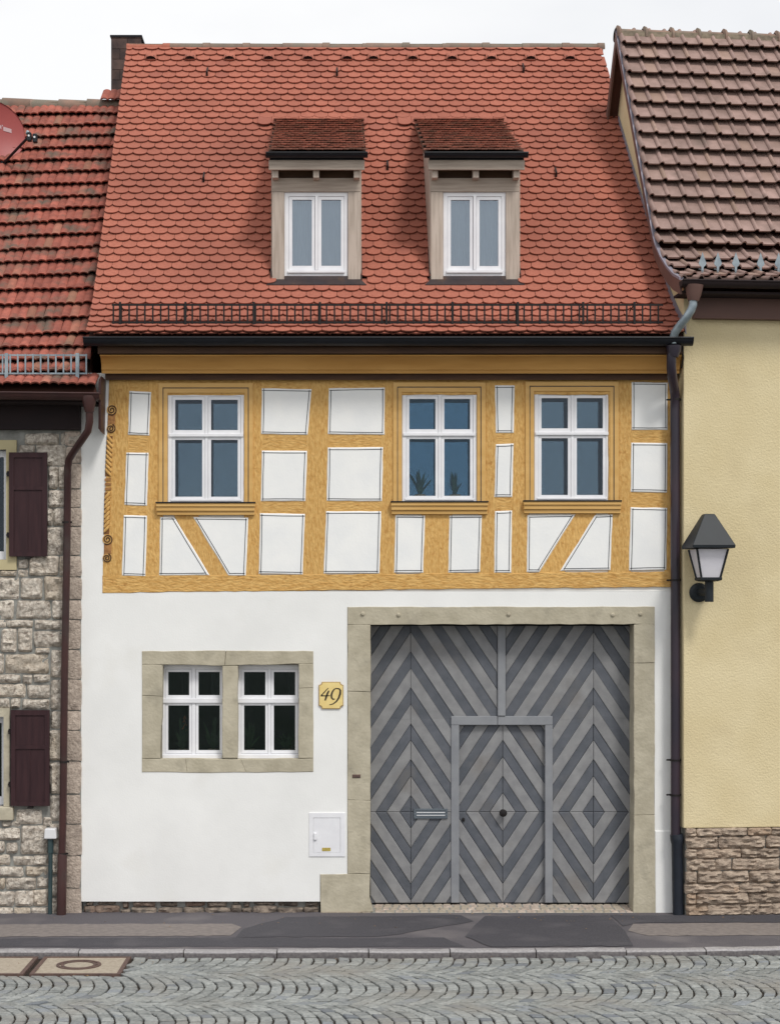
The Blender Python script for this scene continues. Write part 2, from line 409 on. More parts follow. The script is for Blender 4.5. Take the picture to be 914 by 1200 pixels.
# ------------------------------------------------------------------ ground, street, pavement
ZS = -0.048
g = MB(); g.add([(-300, -300, -0.30), (300, -300, -0.30), (300, 300, -0.30), (-300, 300, -0.30)], [(0, 1, 2, 3)])
tag(g.build('ground', M['ground'], recalc=False), kind='structure')

def kerb_y(x):
    """front line of the kerb, bending back a little on the right"""
    return -2.30 + (0.0 if x < 1.7 else 0.10 * ((x - 1.7) / 2.3) ** 1.4)
KX = [-9 + 0.25 * i for i in range(80)]
KW = 0.135
sw = MB()
top = [(x, kerb_y(x) + KW + 0.004, 0.0) for x in KX]; back = [(x, 0.6, 0.0) for x in KX]
bot = [(x, kerb_y(x) + KW + 0.004, -0.28) for x in KX]
n = len(KX)
sw.add(top + back + bot, [(i, i + 1, n + i + 1, n + i) for i in range(n - 1)] + [(2 * n + i, 2 * n + i + 1, i + 1, i) for i in range(n - 1)])
sidewalk = tag(sw.build('sidewalk', M['asphalt'], recalc=False), kind='structure')
def patch(name, pts, m, z):
    k = MB(); q = wobble(pts, 9, 0.5)
    k.add([GP(a, b, z) for a, b in q], [tuple(range(len(q)))])
    return k.build(name, m, sidewalk, recalc=False)
patch('asphalt_patch', [(-160, 1084), (272, 1083), (283, 1087), (270, 1097), (-160, 1099)], M['asphalt_light'], 0.004)
patch('asphalt_patch', [(742, 1083), (1040, 1081), (1040, 1096), (760, 1097), (736, 1091)], M['asphalt_light'], 0.004)
patch('asphalt_patch', [(285, 1089), (335, 1075), (540, 1073), (555, 1080), (470, 1095), (440, 1098), (276, 1099)], M['asphalt_dark'], 0.004)
patch('asphalt_patch', [(568, 1074), (712, 1073), (732, 1091), (742, 1109), (575, 1110), (545, 1098), (556, 1085)], M['asphalt_dark'], 0.006)
patch('asphalt_patch', [(715, 1073), (1040, 1073), (1040, 1080), (745, 1082), (730, 1086)], M['asphalt_dark'], 0.005)
patch('asphalt_patch', [(-160, 1101), (262, 1099), (430, 1100), (520, 1099), (545, 1110), (-160, 1110)], M['asphalt_dark'], 0.003)

kb = MB()
kb.add([(x, kerb_y(x) + 0.01, -0.02) for x in KX] + [(x, kerb_y(x) + KW - 0.01, -0.02) for x in KX] + [(x, kerb_y(x) + 0.01, -0.29) for x in KX],
       [(i, i + 1, n + i + 1, n + i) for i in range(n - 1)] + [(2 * n + i, 2 * n + i + 1, i + 1, i) for i in range(n - 1)])
kerb = tag(kb.build('kerb', M['bed'], recalc=False), kind='structure')
joints = [PX(p, -2.3) for p in (-150, -20, 91.8, 215, 324.6, 432, 527.6, 628.4, 735, 829.8, 925, 1040)]
for a, b in zip(joints[:-1], joints[1:]):
    s = MB(); a += 0.006; b -= 0.006; rings = []; dz = random.uniform(-0.004, 0.006)
    for k in range(9):
        x = a + (b - a) * k / 8; y0 = kerb_y(x) + random.uniform(-0.003, 0.003); y1 = kerb_y(x) + KW; j = random.uniform(-0.003, 0.003)
        rings.append([(x, y0 - 0.004, -0.27), (x, y0, ZS + 0.01), (x, y0 + 0.004, -0.012 + dz + j), (x, y0 + 0.016, 0.004 + dz + j), (x, y1 - 0.006, 0.008 + dz + j), (x, y1, 0.002 + dz), (x, y1, -0.27)])
    s.loft(rings); ks = s.build('kerb_stone', M['granite'], kerb, smooth=True, split=50)
    ks.data.materials.append(M['kerb_shade_grime'])
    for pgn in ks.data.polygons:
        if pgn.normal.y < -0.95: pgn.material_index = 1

st = MB(); st.add([(-14, -11.5, ZS - 0.026), (14, -11.5, ZS - 0.026), (14, -2.0, ZS - 0.026), (-14, -2.0, ZS - 0.026), (-14, -11.5, -0.29), (14, -11.5, -0.29)], [(0, 1, 2, 3), (4, 5, 1, 0)])
street = tag(st.build('street', M['bed'], recalc=False), kind='structure')
COVERS = [(-4.05, -3.135, -3.19, -2.335), (-3.075, -2.175, -3.19, -2.335)]
def setts(x, y):
    if any(c[0] - 0.02 < x < c[1] + 0.025 and c[2] - 0.02 < y < c[3] + 0.3 for c in COVERS): return False
    return y < kerb_y(x) - 0.03
def stone_block(q, ztop, rnd):
    """a sett from 4 ground corners: (verts, faces)"""
    c = sum((Vector(p) for p in q), Vector((0, 0))) / 4
    t = [rnd.uniform(-0.004, 0.004) for _ in q]
    o = [Vector((*p, ztop - 0.05)) for p in q]
    m1 = [Vector((*p, ztop - 0.008 + t[i])) for i, p in enumerate(q)]
    m2 = []
    for i, p in enumerate(q):
        v = Vector(p); v = v + (c - v).normalized() * min(0.012, (c - v).length * 0.3)
        m2.append(Vector((*v, ztop + t[i])))
    vs = o + m1 + m2; fs = [(8, 9, 10, 11)]
    for i in range(4):
        j = (i + 1) % 4
        fs += [(i, j, 4 + j, 4 + i), (4 + i, 4 + j, 8 + j, 8 + i)]
    return vs, fs
rnd = random.Random(11)
blocks = []
BW = 1.35; b0 = -3.10
for band in range(-1, 5):
    ya, yb = b0 - band * BW, b0 - (band + 1) * BW          # street-side is more negative
    yc = (ya + yb) / 2; hw = BW / 2
    NS = 11
    xs = -7.6 + rnd.uniform(0, 0.1)
    while xs < 7.4:
        w = rnd.uniform(0.115, 0.142)
        ph = rnd.uniform(0, 0.02)
        e = [-1.0 + 2.0 * k / NS + (rnd.uniform(-0.030, 0.030) if 0 < k < NS else 0) for k in range(NS + 1)]
        def arc(x, t):
            return (x - 0.29 * t * t - 0.02 + 0.010 * math.sin(3.1 * x + 5 * t), yc - t * hw)
        for k in range(NS):
            t0, t1 = e[k], e[k + 1]; gp = 0.0095; gt = 0.0095 / hw
            q = [arc(xs + gp, t0 + gt), arc(xs + w - gp, t0 + gt), arc(xs + w - gp, t1 - gt), arc(xs + gp, t1 - gt)]
            q = [(a + rnd.uniform(-0.006, 0.006), b + rnd.uniform(-0.005, 0.005)) for a, b in q]
            cx = sum(a for a, _ in q) / 4; cy = sum(b for _, b in q) / 4
            if setts(cx, cy) and cy > -8.2: blocks.append((cx, cy, q))
        xs += w
def in_view(x, y):
    px = VX + x * F / (y - CY); py = VY + (CZ - ZS) * F / (y - CY)
    return -5 < px < 919 and py < 1203
vis = sorted([b for b in blocks if in_view(b[0], b[1])], key=lambda b: b[1])
near = set(id(b) for b in vis[:298])
rest = MB()
for b in blocks:
    vs, fs = stone_block(b[2], ZS + rnd.uniform(-0.006, 0.005), rnd)
    if id(b) in near:
        m1 = MB(); c = Vector((b[0], b[1], ZS)); m1.add([v - c for v in vs], fs)
        m1.build('cobblestone', M['cobble'], street, M=Matrix.Translation(c))
    else:
        rest.add(vs, fs)
rest.build('cobblestone_paving', M['cobble'], street, kind='stuff', recalc=False)

lit = MB(); rlt = random.Random(77)
for k in range(150):
    on_walk = k < 90
    x = rlt.uniform(-4.6, 5.0); y = (-0.03 - abs(rlt.gauss(0, 0.5)) if on_walk else kerb_y(x) - abs(rlt.gauss(0, 0.5)) - 0.03)
    if on_walk and y < kerb_y(x) + KW: continue
    z = 0.010 if on_walk else ZS + 0.008; a = rlt.uniform(0, 6.28); l_ = rlt.uniform(0.006, 0.018); w_ = l_ * 0.45
    ca, sa_ = math.cos(a), math.sin(a); h = rlt.uniform(0.001, 0.008)
    lit.add([(x + l_ * ca, y + l_ * sa_, z), (x - w_ * sa_, y + w_ * ca, z + h), (x - l_ * ca, y - l_ * sa_, z), (x + w_ * sa_, y - w_ * ca, z + h * 0.5)], [(0, 1, 2, 3)])
tag(lit.build('leaf_litter', M['litter'], recalc=False), 'scattered dry leaf bits and grit along the pavement and kerb', 'leaf litter', kind='stuff')
for i, (x0, x1, y0, y1) in enumerate(COVERS):
    t = thing('manhole_cover', ((x0 + x1) / 2, (y0 + y1) / 2, ZS),
              ('concrete filled square manhole cover with a round iron ring set in the cobbles', 'plain concrete filled square cover beside the cover with the iron ring')[1 - i], 'manhole cover')
    z = ZS + 0.002
    f = MB(); w = 0.042
    holes_wall(f, x0, x1, y0, y1, [(x0 + w, x1 - w, y0 + w, y1 - w)], 0, 1)
    f.v = [(a, c, z + 0.006 - b * 0.1) for a, b, c in f.v]
    f.build('frame', M['rust'], t)
    s = MB(); s.box(x0 + w, x1 - w, y0 + w, y1 - w, z - 0.09, z); s.build('slab', M['concrete'], t)
    if i == 1:
        for ro, ri, h in ((0.225, 0.195, 0.010), (0.178, 0.150, 0.008)):
            r = MB(); cx, cy = -2.655, -2.74; k = 40
            rg = [[(cx + rr * math.cos(2 * math.pi * j / k), cy + rr * math.sin(2 * math.pi * j / k), zz) for j in range(k)] for rr, zz in ((ro, z - 0.02), (ro, z + h), (ri, z + h), (ri, z - 0.02))]
            r.loft(rg, True, False); r.build('ring', M['rust'], t)
        for a in (0.15, math.pi - 0.15):
            r = MB(); r.box(cx + 0.185 * math.cos(a) - 0.02, cx + 0.185 * math.cos(a) + 0.02, cy + 0.185 * math.sin(a) - 0.02, cy + 0.185 * math.sin(a) + 0.02, z - 0.01, z + 0.012)
            r.build('lifting_lug', M['rust'], t)

# ------------------------------------------------------------------ roof helpers
class Prof:
    """a roof slope as a line of (y, z) from the eave up"""
    def __init__(s, pts):
        s.p = [Vector(p) for p in pts]; s.l = [0]
        for a, b in zip(s.p[:-1], s.p[1:]): s.l.append(s.l[-1] + (b - a).length)
        s.len = s.l[-1]
    def at(s, d):
        for i in range(len(s.p) - 1):
            if d <= s.l[i + 1] or i == len(s.p) - 2:
                t = (d - s.l[i]) / (s.l[i + 1] - s.l[i]); return s.p[i].lerp(s.p[i + 1], t)
    def dir(s, d, w=0.12): return (s.at(d + w) - s.at(d - w)).normalized()
    def z(s, y):
        for a, b in zip(s.p[:-1], s.p[1:]):
            if y <= b.x or b is s.p[-1]: return a.y + (b.y - a.y) * (y - a.x) / (b.x - a.x)
    def hit(s, py):
        """depth at which the view ray of image row py meets the slope"""
        lo, hi = s.p[0].x, s.p[-1].x
        for _ in range(50):
            m = (lo + hi) / 2
            if PZ(py, m) > s.z(m): lo = m
            else: hi = m
        return lo
def sheet_profile(mb, pts, x0, x1):
    rows = [[(x0(y) if callable(x0) else x0, y, z), (x1(y) if callable(x1) else x1, y, z)] for y, z in pts]
    for a, b in zip(rows[:-1], rows[1:]): mb.add([a[0], a[1], b[1], b[0]], [(0, 1, 2, 3)])
    return mb

# ------------------------------------------------------------------ MAIN HOUSE
house = thing('half_timbered_house', (0.5, 0, 0), 'white plastered house with ochre timber framing, red tiled roof and two dormers', 'house')
XL, XR = PX(95), PX(796)
ZT = PZ(437)
# walls
GW = (PX(407), PX(767), 0.0, PZ(711.5))
win_low = (PX(166.5), PX(367), PZ(905), PZ(763.5))
UW = [(197, 286, 461, 588.5), (471.5, 558.3, 460, 587.5), (626.4, 714, 459, 586.5)]
w = MB()
holes_wall(w, XL, XR, PZ(1057), ZT, [(GW[0], GW[1], -1, GW[3]), win_low, (PX(375), GW[0] + 0.01, -1, PZ(1025)), (PX(129), XR + 1, PZ(693), 99)], 0.0, 0.30)
# soft hand-rounded lower edge
lowwall = w.build('plaster_wall', M['plaster'], house, bevel=0.008)
w = MB()
holes_wall(w, PX(129) + 0.002, XR, PZ(693) + 0.002, ZT, [(PX(a), PX(b), PZ(d), PZ(c)) for a, b, c, d in UW], 0.02, 0.30)
w.build('upper_wall', M['plaster'], house)
# body behind: side walls, back wall, inner floor and partition
w = MB()
w.box(XL, XL + 0.25, 0.305, 7.9, 0, ZT + 0.02); w.box(XR - 0.25, XR, 0.305, 7.9, 0, ZT + 0.6); w.box(XL + 0.252, XR - 0.252, 7.6, 7.9, 0, ZT + 0.6)
w.build('rear_wall', M['plaster'], house)
w = MB()
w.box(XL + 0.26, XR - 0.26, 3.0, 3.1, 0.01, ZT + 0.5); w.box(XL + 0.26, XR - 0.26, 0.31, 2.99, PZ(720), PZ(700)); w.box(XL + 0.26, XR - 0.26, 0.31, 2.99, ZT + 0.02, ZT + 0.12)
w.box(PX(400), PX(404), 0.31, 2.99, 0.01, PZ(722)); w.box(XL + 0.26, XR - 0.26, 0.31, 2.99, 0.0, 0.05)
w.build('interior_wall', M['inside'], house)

# roof
EAVE_Y = -0.36
pm = Prof([(EAVE_Y, PZ(393.5, EAVE_Y)), (-0.05, 6.92), (0.28, 7.20), (0.60, 7.555), (3.95, 11.45)])
XVL = -3.0
def xvl(y): return -2.945 - 0.062 * (y - EAVE_Y) / (3.95 - EAVE_Y)
def xvr(y): return 3.97 - 0.34 * (y - EAVE_Y) / (3.95 - EAVE_Y)
EXPO, TW = 0.1392, 0.1815
DORM = []                                         # dormer footprints
yf_d = pm.hit(331.0)
for (x0, x1) in ((319, 422.5), (504.8, 608.4)):
    DORM.append((PX(x0, yf_d), PX(x1, yf_d)))
yt_d = pm.hit(146.5)
d = MB()
off = [(p.x + 0.012, p.y - 0.028) for p in pm.p]
sheet_profile(d, off, lambda y: xvl(y) + 0.03, lambda y: xvr(y) - 0.02)
sheet_profile(d, [(3.962, off[-1][1]), (8.2, 6.6)], XVL + 0.03, 3.6)
for x in (XVL + 0.05, 3.6):
    d.add([(x, 0.02, ZT), (x, 0.28, 7.15), (x, 3.95, off[-1][1]), (x, 8.0, 6.8), (x, 7.9, ZT)], [(0, 1, 2, 3, 4)])
roof = d.build('roof', M['deck'], house, recalc=False)

def biber(w=0.177, L=0.30, t=0.017, arc=0.052, lift=0.049):
    pts = [(-w / 2, L), (-w / 2, arc)]
    for k in range(1, 8):
        x = -w / 2 + w * k / 8; q = x / (w / 2)
        pts.append((x, arc * (1 - math.sqrt(max(0, 1 - 0.92 * q * q))) / (1 - math.sqrt(0.08))))
    pts += [(w / 2, arc), (w / 2, L)]
    top = [(x, y, lift * (1 - y / L) + t) for x, y in pts]; bot = [(x, y + (0.004 if y < 0.1 else 0), lift * (1 - y / L)) for x, y in pts]
    n = len(pts)
    return top + bot, [tuple(range(n))] + [(i, i + n, i + 1 + n, i + 1) for i in range(n - 1)]
tv, tf = biber()
tme = bpy.data.meshes.new('roof_tile'); tme.from_pydata(tv, [], tf); tme.materials.append(M['tile'])
rnd = random.Random(3)
def frame_at(p, s, x, jit=1.0, rnd=rnd):
    c = p.at(s); dv = p.dir(s + 0.07)
    ex = Vector((1, 0, 0)); ey = Vector((0, dv.x, dv.y)); ez = ex.cross(ey)
    a = rnd.gauss(0, 0.006) * jit
    ex2 = ex * math.cos(a) + ey * math.sin(a); ey2 = ey * math.cos(a) - ex * math.sin(a)
    o = Vector((x, c.x, c.y)) + ez * rnd.uniform(-0.002, 0.003) * jit + ey * rnd.gauss(0, 0.0025) * jit
    Mx = Matrix((ex2, ey2, ez)).transposed().to_4x4(); Mx.translation = o
    return Mx
tiles = []
nrow = int(round(pm.len / EXPO))
for i in range(nrow):
    s = i * pm.len / nrow
    y = pm.at(s).x
    x = xvl(y) + 0.09 + (0.0 if i % 2 == 0 else TW / 2)
    if i % 2: tiles.append((i, xvl(y) + 0.045, s, 'half'))
    while x < xvr(y) + 0.06:
        tiles.append((i, x, s, 'full')); x += TW
yap = pm.hit(342.0) + 0.02
def roof_tile_ok(x, s):
    c = pm.at(s + 0.05)
    for a, b in DORM:
        if a - 0.025 < x < b + 0.025 and yap < c.x < yf_d: return False
        if a + 0.05 < x - 0.0 < b - 0.05 and yap < c.x < yt_d - 0.02: return False
    return True
tiles = [t for t in tiles if roof_tile_ok(t[1], t[2])]
nfull = 0; rest = MB()
VENTS = {round(PX(178 + 44.4 * k, 3.72), 2) for k in range(12)}
vent_row = min(range(nrow), key=lambda i: abs(VY - (pm.at(i * pm.len / nrow).y - CZ) * F / (pm.at(i * pm.len / nrow).x - CY) - 73))
vent_tiles = []
for v in VENTS:
    c = [t for t in tiles if t[0] == vent_row]
    vent_tiles.append(min(c, key=lambda t: abs(t[1] - v)))
for t in tiles:
    i, x, s, k = t
    Mx = frame_at(pm, s, x)
    y = pm.at(s).x
    edge = (x + 0.088 > xvr(y)) or k == 'half'
    if nfull < 299 and not edge:
        inst('roof_tile', tme, roof, Mx); nfull += 1
    else:
        vs = []
        for v in tv:
            lx = v[0] * 0.49 if k == 'half' else v[0]
            q = Mx @ Vector((lx, min(v[1], max(0.06, pm.len - s - 0.01)), v[2])); q.x = min(q.x, xvr(y) + 0.004 * math.sin(9 * i)); vs.append(q)
        if min(q.x for q in vs) < xvr(y) - 0.03: rest.add(vs, tf)
x = xvl(EAVE_Y) + 0.09 + TW / 2
while x < xvr(EAVE_Y) - 0.05:
    Mx = frame_at(pm, 0.012, x) @ Matrix.Translation((0, 0, -0.032)); rest.add([Mx @ Vector((v[0], v[1] - (0.05 if v[1] > 0.04 and v[1] < 0.06 else 0), v[2])) for v in tv], tf); x += TW
rest.build('roof_tiling', M['tile'], roof, kind='stuff', recalc=False)
# vent tiles
for t in vent_tiles:
    Mx = frame_at(pm, t[2] + 0.02, t[1], 0.3); Mx = Mx @ Matrix.Translation((0, 0, 0.022)); v = MB(); rings = []
    for k in range(5):
        yy = 0.0 + 0.16 * k / 4; h = 0.05 * (1 - (k / 4) ** 1.6)
        rings.append([Mx @ Vector((xx, yy, 0.046 + h * math.cos(xx / 0.075 * math.pi / 2) ** 0.6 if abs(xx) < 0.0749 else 0.046)) for xx in (-0.075, -0.06, -0.035, 0, 0.035, 0.06, 0.075)])
    v.loft(rings, False, False)
    o = v.build('vent_tile', M['tile'], roof, smooth=True)
    v = MB(); v.prism([Mx @ Vector((xx, 0.012, zz)) for xx, zz in ((-0.066, 0.048), (0.066, 0.048), (0.052, 0.082), (-0.052, 0.082))], [Mx @ Vector((xx, 0.03, zz)) for xx, zz in ((-0.066, 0.048), (0.066, 0.048), (0.052, 0.082), (-0.052, 0.082))])
    v.build('vent_opening', M['black'], roof)
# ridge
zr = pm.p[-1].y
x = XVL - 0.01; k = 0
while x < 3.60:
    L = min(0.56, 3.64 - x); r = MB(); rings = []
    for q, rr in ((0, 0.082), (L * 0.9, 0.078), (L * 0.905, 0.088), (L + 0.05, 0.088)):
        rings.append([(x + q, 3.975 + rr * 1.05 * math.cos(a), zr - 0.015 + rr * math.sin(a) + 0.006 * math.sin(x * 5)) for a in [math.pi * j / 10 for j in range(-1, 12)]])
    r.loft(rings, False, False)
    r.build('ridge_tile', M['tile'] if k == 0 else M['ridge'], roof, smooth=True); x += L; k += 1
r = MB(); r.box(XVL + 0.03, 3.62, 3.915, 4.05, zr - 0.06, zr + 0.045); r.build('ridge_mortar', M['mortar'], roof)
# roof ladder hooks
for hx, hy in ((243, 92), (395, 92), (613, 87), (239, 216), (454, 202), (651, 210)):
    y = pm.hit(hy); Mx = frame_at(pm, 0, 0, 0); c = Vector((PX(hx, y), y, pm.z(y)))
    h = MB(); up = Vector((0, 0.62, 0.78)); nn = Vector((0, -0.78, 0.62))
    p0 = c + nn * 0.05
    h.tube([p0 - up * 0.02, p0 + up * 0.0 + nn * 0.06, p0 + up * 0.16 + nn * 0.02], 0.012, 6)
    h.tube([p0 - up * 0.02 - nn * 0.02, p0 + nn * 0.06], 0.014, 6)
    h.build('roof_hook', M['iron'], roof, smooth=True)

# eaves: gutter, cornice
def extrude_x(mb, prof, x0, x1):
    """prof: (y, image row) outline"""
    a = [(x0, y, PZ(py, y)) for y, py in prof]; b = [(x1, y, PZ(py, y)) for y, py in prof]
    return mb.prism(a, b)
gx0, gx1 = PX(98, -0.46), PX(812, -0.46)
def half_gutter(mb, x0, x1, yc, zt, r, n=10, z1=None, yaw=None):
    if z1 is None: z1 = zt
    def ring(x, zc, rr): return [(x, yc - rr * math.cos(math.pi * j / n), zc - rr * math.sin(math.pi * j / n)) for j in range(n + 1)]
    def full(x, zc): return ring(x, zc, r) + list(reversed(ring(x, zc, r - 0.006)))
    mb.loft([full(x0, zt), full(x1, z1)])
    for x, z in ((x0, zt), (x1 - 0.004, z1)): mb.prism(ring(x, z, r - 0.001), [(x + 0.004, b, c) for _, b, c in ring(x, z, r - 0.001)])
    mb.tube([(x0, yc - r, zt), (x1, yc - r, z1)], 0.011, 8)
    return mb
gt = MB(); half_gutter(gt, gx0, gx1, -0.43, PZ(395.5, -0.5) , 0.085); gutter = gt.build('gutter', M['black'], house, smooth=True)
cx0, cx1 = PX(118.5, -0.2), PX(795, -0.1)
c = MB(); extrude_x(c, [(-0.335, 406), (-0.335, 414), (-0.02, 416), (-0.02, 401)], cx0 - 0.02, cx1); c.build('fascia_board', M['brown_wood'], house)  # brown instead of ochre imitates the deep shade below the gutter
prof = []
for k in range(9):
    a = k / 8 * math.pi / 2; prof.append((-0.30 + 0.13 * math.sin(a) ** 1.3, 417.0 + 15.5 * (1 - math.cos(a))))
prof = [(-0.305, 415.5)] + prof + [(-0.155, 434.5), (-0.15, 437.5), (-0.03, 437.5), (-0.03, 415.5)]
c = MB(); extrude_x(c, prof, cx0, cx1); c.build('cornice', M['ochre_shaded'], house, smooth=True)
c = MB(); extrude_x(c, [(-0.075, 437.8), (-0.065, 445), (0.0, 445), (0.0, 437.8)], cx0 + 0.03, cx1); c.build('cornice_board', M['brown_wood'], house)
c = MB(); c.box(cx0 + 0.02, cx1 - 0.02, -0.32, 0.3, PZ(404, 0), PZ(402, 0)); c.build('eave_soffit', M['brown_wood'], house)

# snow guard
sg_y = pm.hit(383.0)
sgz = pm.z(sg_y)
za, zb = PZ(377.5, sg_y - 0.05), PZ(357, sg_y - 0.05); gy = sg_y - 0.05
s = MB(); xa, xb = PX(131, gy), PX(777, gy)
for z in (za, zb): s.box(xa, xb, gy - 0.006, gy + 0.006, z - 0.011, z + 0.011)
xx = xa + 0.02
while xx < xb:
    s.box(xx - 0.0095, xx + 0.0095, gy - 0.014, gy - 0.0065, za - 0.02, zb + 0.012); xx += 0.0915
guard = s.build('snow_guard', M['iron'], house)
for bx in (141, 217.6, 297.5, 375, 453, 530, 606.5, 683, 743):
    b = MB(); x = PX(bx, gy)
    b.box(x - 0.013, x + 0.013, gy - 0.03, gy - 0.0145, PZ(387, gy), zb + 0.03)
    b.tube([(x, gy - 0.02, PZ(386, gy)), (x, gy + 0.18, pm.z(gy + 0.18) + 0.05)], 0.012, 6)
    b.tube([(x, gy - 0.02, zb), (x, gy + 0.30, pm.z(gy + 0.3) + 0.04)], 0.008, 6)
    b.build('guard_bracket', M['iron'], guard)

# ---- timber frame
PANELS = [
 [(151.3, 457.8), (177.2, 459), (175, 510.3), (149.6, 509.4)], [(147.8, 530), (174.1, 530.4), (172.3, 592.6), (145.6, 591.7)], [(144.8, 603.5), (172.3, 604.4), (170.2, 675.7), (142.6, 674.8)],
 [(187.7, 605.7), (204, 605.7), (245.5, 674.2), (186.3, 674.8)], [(226, 605.7), (291, 606.5), (288, 674.8), (267.5, 674.8)],
 [(306.7, 454.7), (365.3, 455.6), (360.5, 509.4), (305.8, 508.5)], [(306.7, 527.8), (360, 528.2), (358, 587.3), (305.4, 587.3)], [(304.5, 601.3), (357.5, 602.2), (354.8, 673.5), (303.2, 672.6)],
 [(385.5, 454.7), (451, 453.8), (450.7, 509.4), (384, 508.5)], [(384, 524.3), (449, 523.8), (447.6, 587.3), (382.8, 586.9)], [(382, 599), (446.7, 599), (444.6, 672.2), (379.3, 672.2)],
 [(463.2, 603.5), (498.2, 604), (496, 671.3), (461.9, 671.3)], [(526.7, 604), (564.7, 603.5), (562.5, 670.5), (525.3, 671.3)],
 [(580, 451.2), (603.2, 451.2), (602, 507.2), (581, 507.2)], [(581, 520.4), (602, 519.5), (600.2, 582.5), (579.2, 582.5)], [(580, 599), (600.2, 598.2), (598.9, 671.3), (579.2, 671.3)],
 [(618, 603.5), (674.5, 602.6), (632, 670.5), (617.2, 670.5)], [(697.3, 603.5), (718, 602.6), (715.3, 668.3), (656.6, 669.1)],
 [(740.2, 447.3), (782.7, 448), (782.7, 503.7), (740.2, 503.7)], [(739.8, 518.6), (782.2, 519), (781.8, 577.2), (739, 576.4)], [(739, 594.3), (782.2, 595.2), (781, 667.8), (737.2, 668.7)]]
rw = random.Random(5)
for p in PANELS:
    m = MB(); px_prism(m, wobble(p, 12, 0.35, rw), -0.013, 0.019, 1.0, -0.004)
    pan = m.build('infill_panel', M['panel'], house)
    q = offset_poly(p, 2.6); m = MB()
    for k in range(4):
        a, b = Vector(q[k]), Vector(q[(k + 1) % 4]); e = (b - a).normalized(); nn = Vector((-e.y, e.x)) * 0.42
        a2, b2 = a - e * rw.uniform(0.5, 2.4), b + e * rw.uniform(0.5, 2.4)
        mid = a2.lerp(b2, 0.5) + nn * rw.uniform(-0.7, 0.7)
        f = [P(*(v), -0.0150) for v in (a2 - nn, mid - nn, b2 - nn, b2 + nn, mid + nn, a2 + nn)]
        m.prism(f, [v + Vector((0, 0.0035, 0)) for v in f])
    m.build('outline', M['line'], pan)
def beam(poly, vert, y, amp=0.45):
    m = MB(); px_prism(m, wobble(poly, 11, amp, rw), y, 0.0195, 0.5, y + 0.004)
    return m.build('timber_beam', M['timber_v' if vert else 'timber_h'], house)
YV, YH = -0.0035, -0.0015
cpost = beam([(128, 440), (153, 440), (146.5, 678), (120.5, 678)], True, YV - 0.002)
for q in ([(174, 440), (194, 440), (189, 678), (168, 678)], [(286, 440), (309, 440), (305, 678), (286, 678)], [(362, 440), (388, 440), (382, 678), (352, 678)],
          [(449, 440), (468, 440), (464, 678), (442.5, 678)], [(561, 440), (583, 440), (581, 678), (560.5, 678)], [(600, 440), (621, 440), (619, 678), (597, 678)],
          [(713, 440), (742, 440), (739, 674), (713, 674)], [(781, 440), (796, 440), (796, 674), (779, 674)]):
    beam(q, True, YV)
beam([(494, 600), (530, 600), (528, 675), (493, 675)], True, YV)
for q in ([(148, 507), (178, 507), (176, 533), (146, 533)], [(144, 589), (175, 590), (174, 607), (143, 606)], [(304, 506), (364, 507), (362, 531), (304, 530)], [(303, 585), (360, 585), (360, 605), (302, 604)],
          [(382, 506), (452, 507), (451, 527), (381, 527)], [(381, 584), (450, 585), (449, 602), (380, 602)], [(579, 505), (604, 505), (604, 523), (579, 523)], [(578, 580), (602, 580), (602, 602), (578, 602)],
          [(738, 501), (785, 501), (785, 521), (738, 521)], [(737, 574), (785, 574), (785, 598), (737, 597)]):
    beam(q, False, YH)
beam([(126, 438), (796, 438), (796, 462), (126, 463)], False, 0.002)
beam([(120, 674.5), (320, 674), (560, 671.8), (790, 670), (790, 688), (560, 690), (320, 692.5), (120, 695)], False, YV - 0.004, 0.6)
beam([(201, 598), (229, 598), (271, 680), (243, 680)], True, YV + 0.0008)
beam([(671, 598), (701, 598), (659, 676), (629, 676)], True, YV + 0.0008)
# carved corner
def spiral(cx, cy, r, turns, sgn, a0):
    pts = []
    for k in range(int(26 * turns) + 1):
        t = k / (26 * turns); a = a0 + sgn * 2 * math.pi * turns * t; rr = r * (1 - 0.86 * t)
        pts.append(P(cx + rr * math.cos(a), cy + rr * math.sin(a), -0.012))
    return pts
for cx, cy, r, sg, a0 in ((131, 480, 5.6, -1, 2.2), (130, 502, 4.8, 1, -1.2), (126, 632, 5.6, -1, 2.2), (125.2, 654, 4.8, 1, -1.2)):
    m = MB(); c0 = [P(cx + r * 1.05 * math.cos(2 * math.pi * k / 20), cy + r * 1.05 * math.sin(2 * math.pi * k / 20), -0.010) for k in range(20)]
    m.prism(c0, [v + Vector((0, 0.02, 0)) for v in c0]); vol = m.build('volute', M['timber_v'], cpost)
    m = MB(); m.tube(spiral(cx, cy, r * 1.1, 2.0, sg, a0), 0.0072, 6); m.build('scroll', M['brown_wood'], cpost, smooth=True)
for (x0, y0, x1, y1) in ((130.5, 486, 129.5, 497), (126, 638, 125.3, 649)):
    m = MB(); px_prism(m, [(x0 - 4.2, y0), (x0 + 4.8, y0 - 3), (x1 + 5.2, y1), (x1 - 3.6, y1 + 2)], -0.011, 0.0, 1, -0.006); m.build('volute_neck', M['carve'], cpost)
